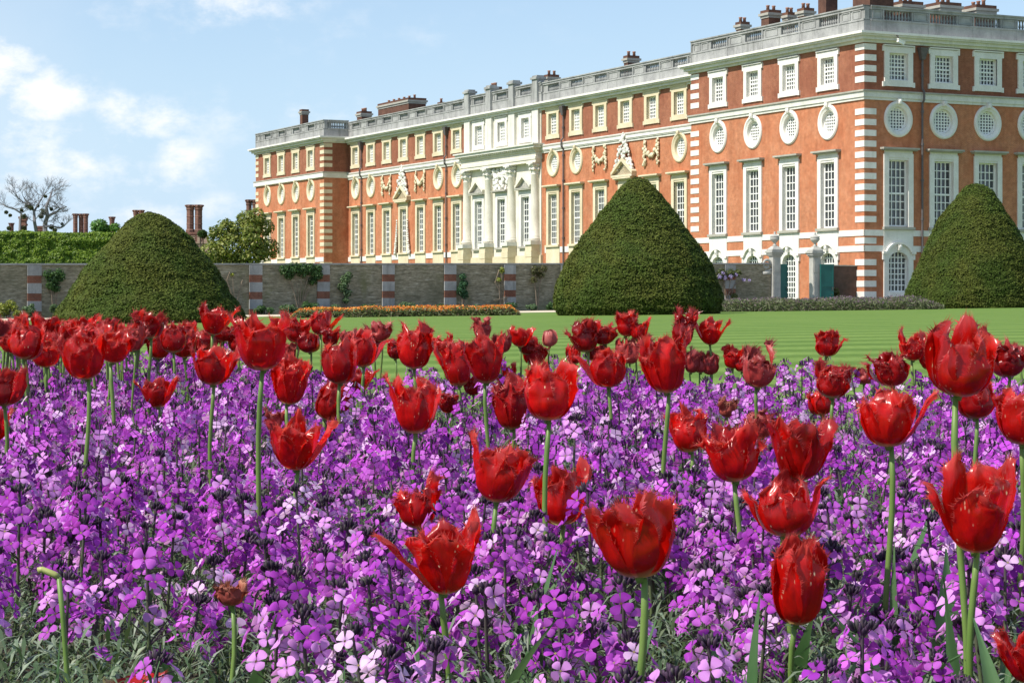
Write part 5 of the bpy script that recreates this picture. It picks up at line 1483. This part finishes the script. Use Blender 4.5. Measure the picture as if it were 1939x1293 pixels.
for k in range(34):      # the packed far bank: small heads standing behind and between the ones above
    u = rb.choice([rb.uniform(-20, 250), rb.uniform(-20, 250), rb.uniform(250, 470)]); vt = rb.uniform(600, 632); h = rb.uniform(34, 50); w = rb.uniform(32, 46)
    T.append(dict(l='small red tulip among the crowded heads packing the far left bank', u=u, vb=vt + h, vt=vt, w=w, style=rb.choice(['ragged', 'ragged', 'cup', 'crumple', 'open']), mat=rb.choice([None, None, 'deep', 'faded']), D=rb.uniform(4.3, 5.9), g='crowded tulips packing the far left bank'))
for k, (u, vb, vt, w) in enumerate(((472, 655, 612, 34), (625, 655, 618, 30), (664, 655, 622, 34), (708, 668, 630, 34), (842, 668, 628, 34), (868, 690, 650, 30), (952, 668, 625, 34), (1000, 672, 640, 28), (1088, 690, 652, 26), (1126, 684, 648, 30), (1228, 672, 632, 30), (1272, 690, 650, 28), (1406, 704, 668, 26), (1425, 690, 655, 24), (1180, 672, 640, 28), (1596, 728, 690, 30), (1762, 700, 655, 38), (1936, 690, 650, 40), (1880, 690, 650, 34))):
    T.append(dict(l='little red tulip in the thin back row along the lawn edge', u=u, vb=vb, vt=vt, w=w, style=('ragged', 'crumple', 'cup')[k % 3], mat=(None, 'deep', 'faded', 'deep')[k % 4], g='little tulips in the back row along the lawn edge'))
MATS = {'deep': P_DEEP, 'faded': P_FADED, 'pink': P_PINK, 'dry': P_DRY}
for i, t in enumerate(T):
    tulip(t['l'], t['u'], t['vb'], t['vt'], t['w'], t.get('style', 'cup'), MATS.get(t.get('mat')), t.get('lean', (0, 0)), t.get('flares', ()), t.get('D'), t.get('g', 'red fringed tulips in the flower bed'), i + 1, t.get('tilt', 0), 2, t.get('bow', 0))

# a spent tulip that has dropped its petals
def spent():
    D = 1.70; p = at(112, 1092, D); gz = bed_z(p.x, D); foot = Vector((at(150, 1250, D).x, D, gz))
    g = thing('spent_tulip', 'bare tulip stem with a pale green seed head bent to the left', 'tulip', tuple(foot))
    mb = MB(); top = p - foot
    pts = [(0, 0, -.03), (top.x * .25, 0, top.z * .45), (top.x * .8, 0, top.z * .88), (top.x, 0, top.z)]
    mb.tube(pts, .0021, 8); put('stem', mb.mesh('stem', STEM, True), g)
    mb = MB(); d = at(80, 1078, D) - foot; mb.tube([tuple(top), (top.x * .75 + d.x * .25, 0, top.z * .7 + d.z * .3), tuple(d), (d.x - .003, 0, d.z - .001)], [.0024, .0028, .0026, .0030], 8)
    put('seed_head', mb.mesh('seed_head', plain_mat('seed_head', (.30, .31, .10), .5, .15, 30), True), g)
spent()
def fallen_petals():
    D = 1.78; p = at(192, 1258, D)
    o = petal(.026, .05, 0.3, .8, 1, 1.0, 991, .3, .15); o.materials.append(P_DEEP); o.transform(Matrix.Rotation(1.2, 4, 'Y'))
    tag(put('fallen_petal', o, None, (p.x, D, p.z - .01)), 'dropped dark red petal lying on foliage at the bottom left', 'petal')
fallen_petals()

# big tulip leaves that stand clear of the flowers
for i, (u, v0, v1, D, w, lean, az, lab) in enumerate((
    (150, 1330, 1130, 1.60, .016, -.25, 0, 'broad dark green tulip leaf at the bottom left corner'), (196, 1330, 1205, 1.62, .009, .1, .2, 'narrow upright tulip leaf beside the bottom left corner leaf'),
    (1800, 1180, 1000, 1.95, .020, .0, 1.5, 'wide upright tulip leaf under the widely flared tulip'), (1752, 1150, 985, 2.05, .014, -.35, 0, 'slim leaning tulip leaf left of the widely flared tulip'),
    (1108, 1320, 1130, 1.66, .012, .2, .4, 'narrow tulip leaf pointing up at the bottom centre'), (1348, 1330, 1150, 1.66, .016, -.1, 1.2, 'short pointed tulip leaf at the bottom right of centre'),
    (880, 1240, 1110, 1.70, .015, -.4, 0, 'short tulip leaf beside the stem of the wide open tulip'), (965, 1180, 1000, 1.95, .008, .1, .4, 'thin tulip leaf beside the up-left pointing tulip'),
    (1650, 1010, 880, 2.3, .010, .25, 0, 'thin tulip leaf left of the long-armed tulip stem'), (705, 1290, 1200, 1.58, .015, -.3, 0, 'pale green tulip leaf at the bottom left of centre'),
    (1450, 1180, 1070, 1.75, .011, -.2, .2, 'slim tulip leaf left of the tall closed tulip'))):
    p0, p1 = at(u, v0, D), at(u, v1, D)
    gz = bed_z(p0.x, D); me = blade_mesh(p1.z - gz + .02, w, lean, az, 700 + i, .35, .3, .35)
    tag(put('tulip_leaf', me, None, (p0.x, D, gz - .02)), lab, 'leaf')
# ---------------------------------------------------------------- purple wallflowers filling the bed
PETALP = leaf_mat('wallflower_petal', .40, .6, .12, 1.2)
WSTEM = leaf_mat('wallflower_green', .2, .55, .25)
PURPLES = [((.43, .060, .51), .33), ((.55, .125, .62), .30), ((.27, .030, .35), .14), ((.66, .29, .71), .14), ((.74, .48, .77), .09)]
def pick_purple(r):
    x = r.random()
    for c, p in PURPLES:
        x -= p
        if x <= 0: break
    k = r.uniform(.85, 1.18); return tuple(min(1, v * k) for v in c)
def basis(n, spin):
    n = n.normalized(); a = n.cross(Vector((.3, .2, .93)));
    if a.length < .05: a = n.cross(Vector((1, 0, 0)))
    a.normalize(); b = n.cross(a); return a * math.cos(spin) + b * math.sin(spin), b * math.cos(spin) - a * math.sin(spin), n
class CM(MB):
    """mesh builder that carries a tint per vertex, quads only"""
    def __init__(s): super().__init__(); s.c = []
    def addc(s, vs, fs, col):
        s.add(vs, fs); s.c += [col if not isinstance(col, list) else None] * len(vs) if not isinstance(col, list) else col
    def arrays(s): return np.array(s.v), np.array(s.f), np.array([(*c, 1) for c in s.c])
def flower_into(m, c, n, spin, size, col, r, near):
    A, B, N = basis(n, spin)
    for k in range(4):
        a = k * math.pi / 2 + r.uniform(-.16, .16); u = A * math.cos(a) + B * math.sin(a); w = B * math.cos(a) - A * math.sin(a)
        L = size * r.uniform(.88, 1.1); W = size * r.uniform(.40, .48); dz = r.uniform(-.10, .22)
        tw = r.uniform(-.25, .25); wv = (w + N * tw).normalized()
        shade = r.uniform(.86, 1.12); cc = tuple(min(1, v * shade) for v in col); c0 = tuple(v * .55 for v in cc)
        if near:
            rows = [(.06, .10, 0), (.40, .62, .10 + dz * .3), (.72, 1.0, .10 + dz * .75), (.93, .72, .02 + dz), (1.0, .30, -.03 + dz)]
            vs = []; cl = []
            for i, (t, q, z) in enumerate(rows):
                p = c + u * L * t + N * size * z
                vs += [p - wv * W * q + N * size * .05 * q, p + wv * W * q + N * size * .05 * q]; k_ = c0 if i == 0 else cc; cl += [k_, k_]
            m.addc(vs, [(2 * i, 2 * i + 1, 2 * i + 3, 2 * i + 2) for i in range(4)], cl)
        else:
            p0, p1, p2 = c + u * L * .08, c + u * L * .62 + N * size * .12, c + u * L + N * size * dz
            m.addc([p0, p1 - wv * W * 1.05, p2, p1 + wv * W * 1.05], [(0, 1, 2, 3)], cc)
    if near:
        s = size * .13; q = N * size * .05
        m.addc([c - A * s + q, c - B * s + q, c + A * s + q, c + B * s + q], [(0, 1, 2, 3)], (.33, .27, .10) if r.random() < .6 else (.10, .05, .03))
def pod_into(m, p0, p1, rad, col):
    d = (p1 - p0); a = d.cross(Vector((.2, .4, .9))).normalized() * rad; b = d.cross(a).normalized() * rad
    m.addc([p0 - a, p0 + a, p1 + a * .4, p1 - a * .4], [(0, 1, 2, 3)], col); m.addc([p0 - b, p0 + b, p1 + b * .4, p1 - b * .4], [(0, 1, 2, 3)], col)
def stalk(m, pts, rad, cols, n=5):
    k = MB(); k.tube(pts, rad, n); fs = [f for f in k.f if len(f) == 4]
    per = [cols[min(i // n, len(cols) - 1)] for i in range(len(k.v))]; m.addc(k.v, fs, per)
def spike(seed, near):
    """one flowering stalk, top of the bud head at z = 0: returns stem, buds, list of flowers"""
    r = random.Random(seed); S = CM(); Bd = CM(); fl = []
    Ls = .30; g0, g1, g2 = (.13, .185, .07), (.105, .14, .06), (.075, .055, .07)
    bx, by = r.uniform(-.02, .02), r.uniform(-.02, .02)
    def ax(z): t = z / Ls; return Vector((bx * t * t, by * t * t, z))
    stalk(S, [ax(-Ls), ax(-Ls * .66), ax(-Ls * .33), ax(-.02), ax(-.004)], [.0022, .002, .0018, .0015, .0012], [g0, g0, g1, g2, g2], 5 if near else 3)
    for k in range(r.randint(5, 9) if near else 3):                  # seed pods under the flowers
        z = r.uniform(-.15, -.07); a = r.uniform(0, 6.283); p = ax(z); q = p + Vector((math.cos(a) * .026, math.sin(a) * .026, r.uniform(.012, .03)))
        pod_into(S, p, q, .0009, r.choice([(.13, .16, .07), (.20, .22, .13), (.10, .07, .09)]))
    for k in range(r.randint(6, 10) if near else 2):                 # narrow leaves up the stalk
        z = r.uniform(-Ls * .95, -.12); a = r.uniform(0, 6.283); p = ax(z); o = Vector((math.cos(a), math.sin(a), 0)); ln = r.uniform(.025, .05)
        side = Vector((-o.y, o.x, 0)) * r.uniform(.0022, .0036); mid = p + o * ln * .55 + Vector((0, 0, ln * r.uniform(.2, .55))); tip = p + o * ln + Vector((0, 0, ln * r.uniform(-.1, .5)))
        c = r.choice([(.11, .16, .085), (.15, .20, .12), (.075, .115, .055)]); S.addc([p, mid - side, tip, mid + side], [(0, 1, 2, 3)], c)
    nb = r.randint(16, 24) if near else 6                             # the dark head of unopened buds
    hr = r.uniform(.0052, .0085)
    for k in range(nb):
        a = k * 2.4 + r.uniform(-.3, .3); q = math.sqrt((k + .5) / nb); base = Vector((math.cos(a) * hr * q, math.sin(a) * hr * q, -.010 - .004 * q + r.uniform(-.002, .002)))
        d = Vector((math.cos(a) * .75 * q, math.sin(a) * .75 * q, 1)).normalized(); ln = r.uniform(.006, .0095); w = r.uniform(.0015, .0022) * (1 if near else 1.8)
        col = r.choice([(.045, .026, .052), (.075, .042, .08), (.03, .02, .034), (.085, .075, .072)])
        X, Y, Z = basis(d, a); mid = base + d * ln * .5; tip = base + d * ln
        ring = [mid + X * w, mid + Y * w, mid - X * w, mid - Y * w]; t4 = [tip + X * w * .35, tip + Y * w * .35, tip - X * w * .35, tip - Y * w * .35]; b4 = [base + X * w * .4, base + Y * w * .4, base - X * w * .4, base - Y * w * .4]
        if near: Bd.addc(b4 + ring + t4, [(i, (i + 1) % 4, 4 + (i + 1) % 4, 4 + i) for i in range(4)] + [(4 + i, 4 + (i + 1) % 4, 8 + (i + 1) % 4, 8 + i) for i in range(4)] + [(8, 9, 10, 11)], col)
        else: Bd.addc(b4 + t4, [(i, (i + 1) % 4, 4 + (i + 1) % 4, 4 + i) for i in range(4)], col)
    nf = r.randint(9, 14)
    base_col = pick_purple(r)
    for k in range(nf):
        t = (k + r.uniform(0, .8)) / nf; z = -.010 - .058 * t; a = k * 2.399 + r.uniform(-.4, .4)
        rad = .009 + .013 * min(1, t * 1.6) + r.uniform(-.002, .004); o = Vector((math.cos(a), math.sin(a), 0))
        c = ax(z) + o * rad; n = o * r.uniform(.6, 1.15) + Vector((0, 0, r.uniform(.15, .95)))
        col = tuple(min(1, v) for v in (pick_purple(r) if r.random() < .45 else base_col))
        f = CM(); flower_into(f, c, n, r.uniform(0, 6.28), r.uniform(.0086, .0114), col, r, near)
        pod_into(f, ax(z - .006), c, .0006, (.10, .08, .09))
        fl.append(f)
    return S, Bd, fl
def cm_mesh(name, m, mat): v, f, c = m.arrays(); return np_mesh(name, v, f, mat, c, smooth=True)

# positions: jittered over the bed, sparser in the open front left corner
rngW = np.random.default_rng(77)
def spike_spots():
    out = []
    D = 1.42
    while D < 6.4:
        step = .040 + .0022 * (D - 1.4)
        half = max(1.75, .262 * D + .45)
        n = int(2 * half / step)
        for k in range(n):
            x = -half + 2 * half * (k + rngW.uniform(0, 1)) / n; y = D + rngW.uniform(-.5, .5) * step
            if y > far_edge(x): continue
            u = U0 + F * x / y
            if y < 1.80 + .08 * math.sin(x * 30) and u < 330 - 240 * (y - 1.5): continue
            if y < 1.74 and 940 < u < 1120 and rngW.random() < .7: continue
            if rngW.random() < .10: continue
            dens = .5 + .5 * mnoise.noise(Vector((x * 6.5, y * 6.5, 3)))
            keep = min(.66, max(.02, (dens - .40) * 2.6)) if y < 2.15 else min(.62, max(.12, (dens - .26) * 2.2))
            if rngW.random() > keep: continue
            out.append((x, y))
        D += step * .92
    return out
SPOTS = []
for x, y in spike_spots():
    z = canopy_z(y) + .042 * mnoise.noise(Vector((x * 5, y * 5, 0))) + rngW.normal(0, .021) + (.02 if rngW.random() < .06 else 0)
    bad = False
    for c, R, H, Dt in CUPS:                         # keep the cups clear on the side one sees them from
        if abs(x - c.x) < R + .012 and abs(y - Dt) < R + .012 and z > c.z - H - .005: bad = True; break
        s = Dt / y
        if y < Dt and Dt - y < .75 and abs(x * s - c.x) < R * .85 and z * s > c.z - H * .8 + .004: bad = True; break
    if not bad: SPOTS.append((x, y, z))
SPOTS.sort(key=lambda p: p[1])
NEAR_N, PART_N = 300, 150
inview = [p for p in SPOTS if abs(p[0]) < .249 * p[1] and p[2] / p[1] > -(1293 - V0 + 25) / F]
near_set = set(inview[:NEAR_N])
GROUP = 'front wallflower stalks'
NV = 14
protos = []
for k in range(NV):
    S, Bd, fl = spike(1000 + k, True)
    protos.append((cm_mesh('stem', S, WSTEM), cm_mesh('bud_head', Bd, WSTEM), [cm_mesh('flower', f, PETALP) for f in fl]))
joined = []
for k in range(NV):
    S, Bd, fl = spike(1000 + k, True); J = CM()
    for f in fl: J.addc(f.v, [], []); 
    v = np.concatenate([f.arrays()[0] for f in fl]); c = np.concatenate([f.arrays()[2] for f in fl]); o = 0; q = []
    for f in fl: a = f.arrays(); q.append(a[1] + o); o += len(a[0])
    joined.append(np_mesh('blossoms', v, np.concatenate(q), PETALP, c, smooth=True))
rw = random.Random(9)
for i, p in enumerate(inview[:NEAR_N]):
    k = rw.randrange(NV); st, bd, fls = protos[k]
    o = thing('wallflower', 'purple wallflower stalk with dark bud head in the front rows of the bed', 'wallflower', p, rw.uniform(0, 6.28), GROUP)
    o.rotation_euler = (rw.uniform(-.14, .14), rw.uniform(-.14, .14), rw.uniform(0, 6.28)); s = rw.uniform(.88, 1.16); o.scale = (s, s, s)
    put('stem', st, o); put('bud_head', bd, o)
    if i < PART_N:
        for f in fls: put('flower', f, o)
    else: put('blossoms', joined[k], o)
# the rest of the mass: one object
def mass():
    T_near, T_far = [], []
    for k in range(12):
        for near, lst in ((True, T_near), (False, T_far)):
            S, Bd, fl = spike(2000 + k, near); V = []; Q = []; C = []; M_ = []; o = 0
            for part, mi in [(S, 1), (Bd, 1)] + [(f, 0) for f in fl]:
                v, q, c = part.arrays(); V.append(v); Q.append(q + o); C.append(c); M_.append(np.full(len(q), mi)); o += len(v)
            lst.append((np.concatenate(V), np.concatenate(Q), np.concatenate(C), np.concatenate(M_)))
    V = []; Q = []; C = []; M_ = []; o = 0; rng = np.random.default_rng(5)
    for p in SPOTS:
        if p in near_set: continue
        lst = T_near if p[1] < 2.9 else T_far
        v, q, c, mi = lst[rng.integers(0, 12)]
        a = rng.uniform(0, 6.283); tx, ty = rng.uniform(-.16, .16, 2); s = rng.uniform(.85, 1.18)
        Rm = np.array((Matrix.Rotation(tx, 3, 'X') @ Matrix.Rotation(ty, 3, 'Y') @ Matrix.Rotation(a, 3, 'Z')))
        V.append((v * s) @ Rm.T + np.array(p)); Q.append(q + o); C.append(c * np.array([*([rng.uniform(.88, 1.12)] * 3), 1])); M_.append(mi); o += len(v)
    ob = put('wallflower_mass', np_mesh('wallflower_mass', np.concatenate(V), np.concatenate(Q), [PETALP, WSTEM], np.concatenate(C), True, np.concatenate(M_)))
    tag(ob, 'dense carpet of purple wallflowers filling the bed behind the front stalks', 'wallflowers', kind='stuff')
mass()
# grey green narrow foliage under the flowers
def foliage():
    rng = np.random.default_rng(6); n = 190000
    y = 1.35 + 4.9 * rng.uniform(0, 1, n) ** 1.9; x = rng.uniform(-1, 1, n) * np.maximum(1.75, .262 * y + .45)
    fe = np.array([far_edge(a) for a in x]); k = y < fe + .05; x, y = x[k], y[k]; n = len(x)
    gz = np.array([bed_z(a, b) for a, b in zip(x, y)]); cz = np.array([canopy_z(b) for b in y])
    u = U0 + F * x / y; open_ = (y < 1.9) & (u < 330 - 240 * (y - 1.5))
    hi = np.where(open_, .90, .74); lump = np.array([mnoise.noise(Vector((a * 9, b * 9, 1))) for a, b in zip(x, y)])
    z = gz + (cz - gz) * np.clip(rng.uniform(.05, 1, n) ** .7 * hi + .10 * lump, .03, .95)
    az = rng.uniform(0, 6.283, n); el = rng.uniform(.05, 1.1, n); L = rng.uniform(.018, .042, n); W = rng.uniform(.0012, .0025, n)
    d = np.stack([np.cos(az) * np.cos(el), np.sin(az) * np.cos(el), np.sin(el)], 1); sd = np.stack([-np.sin(az), np.cos(az), np.zeros(n)], 1)
    P = np.stack([x, y, z], 1); up = np.array([0, 0, 1.0])
    tip = P + d * L[:, None] - up * (L * .18)[:, None]; mid = P + d * (L * .5)[:, None] + up * (L * .05)[:, None]
    V = np.stack([P, mid - sd * W[:, None], tip, mid + sd * W[:, None]], 1).reshape(-1, 3); Q = np.arange(4 * n).reshape(n, 4)
    C = tints(rng, n, [(.14, .20, .11), (.20, .26, .17), (.08, .13, .06), (.27, .32, .23), (.05, .085, .035)])
    ob = put('wallflower_foliage', np_mesh('wallflower_foliage', V, Q, LEAF, C)); tag(ob, 'narrow grey green foliage beneath the purple wallflowers', 'foliage', kind='stuff')
foliage()
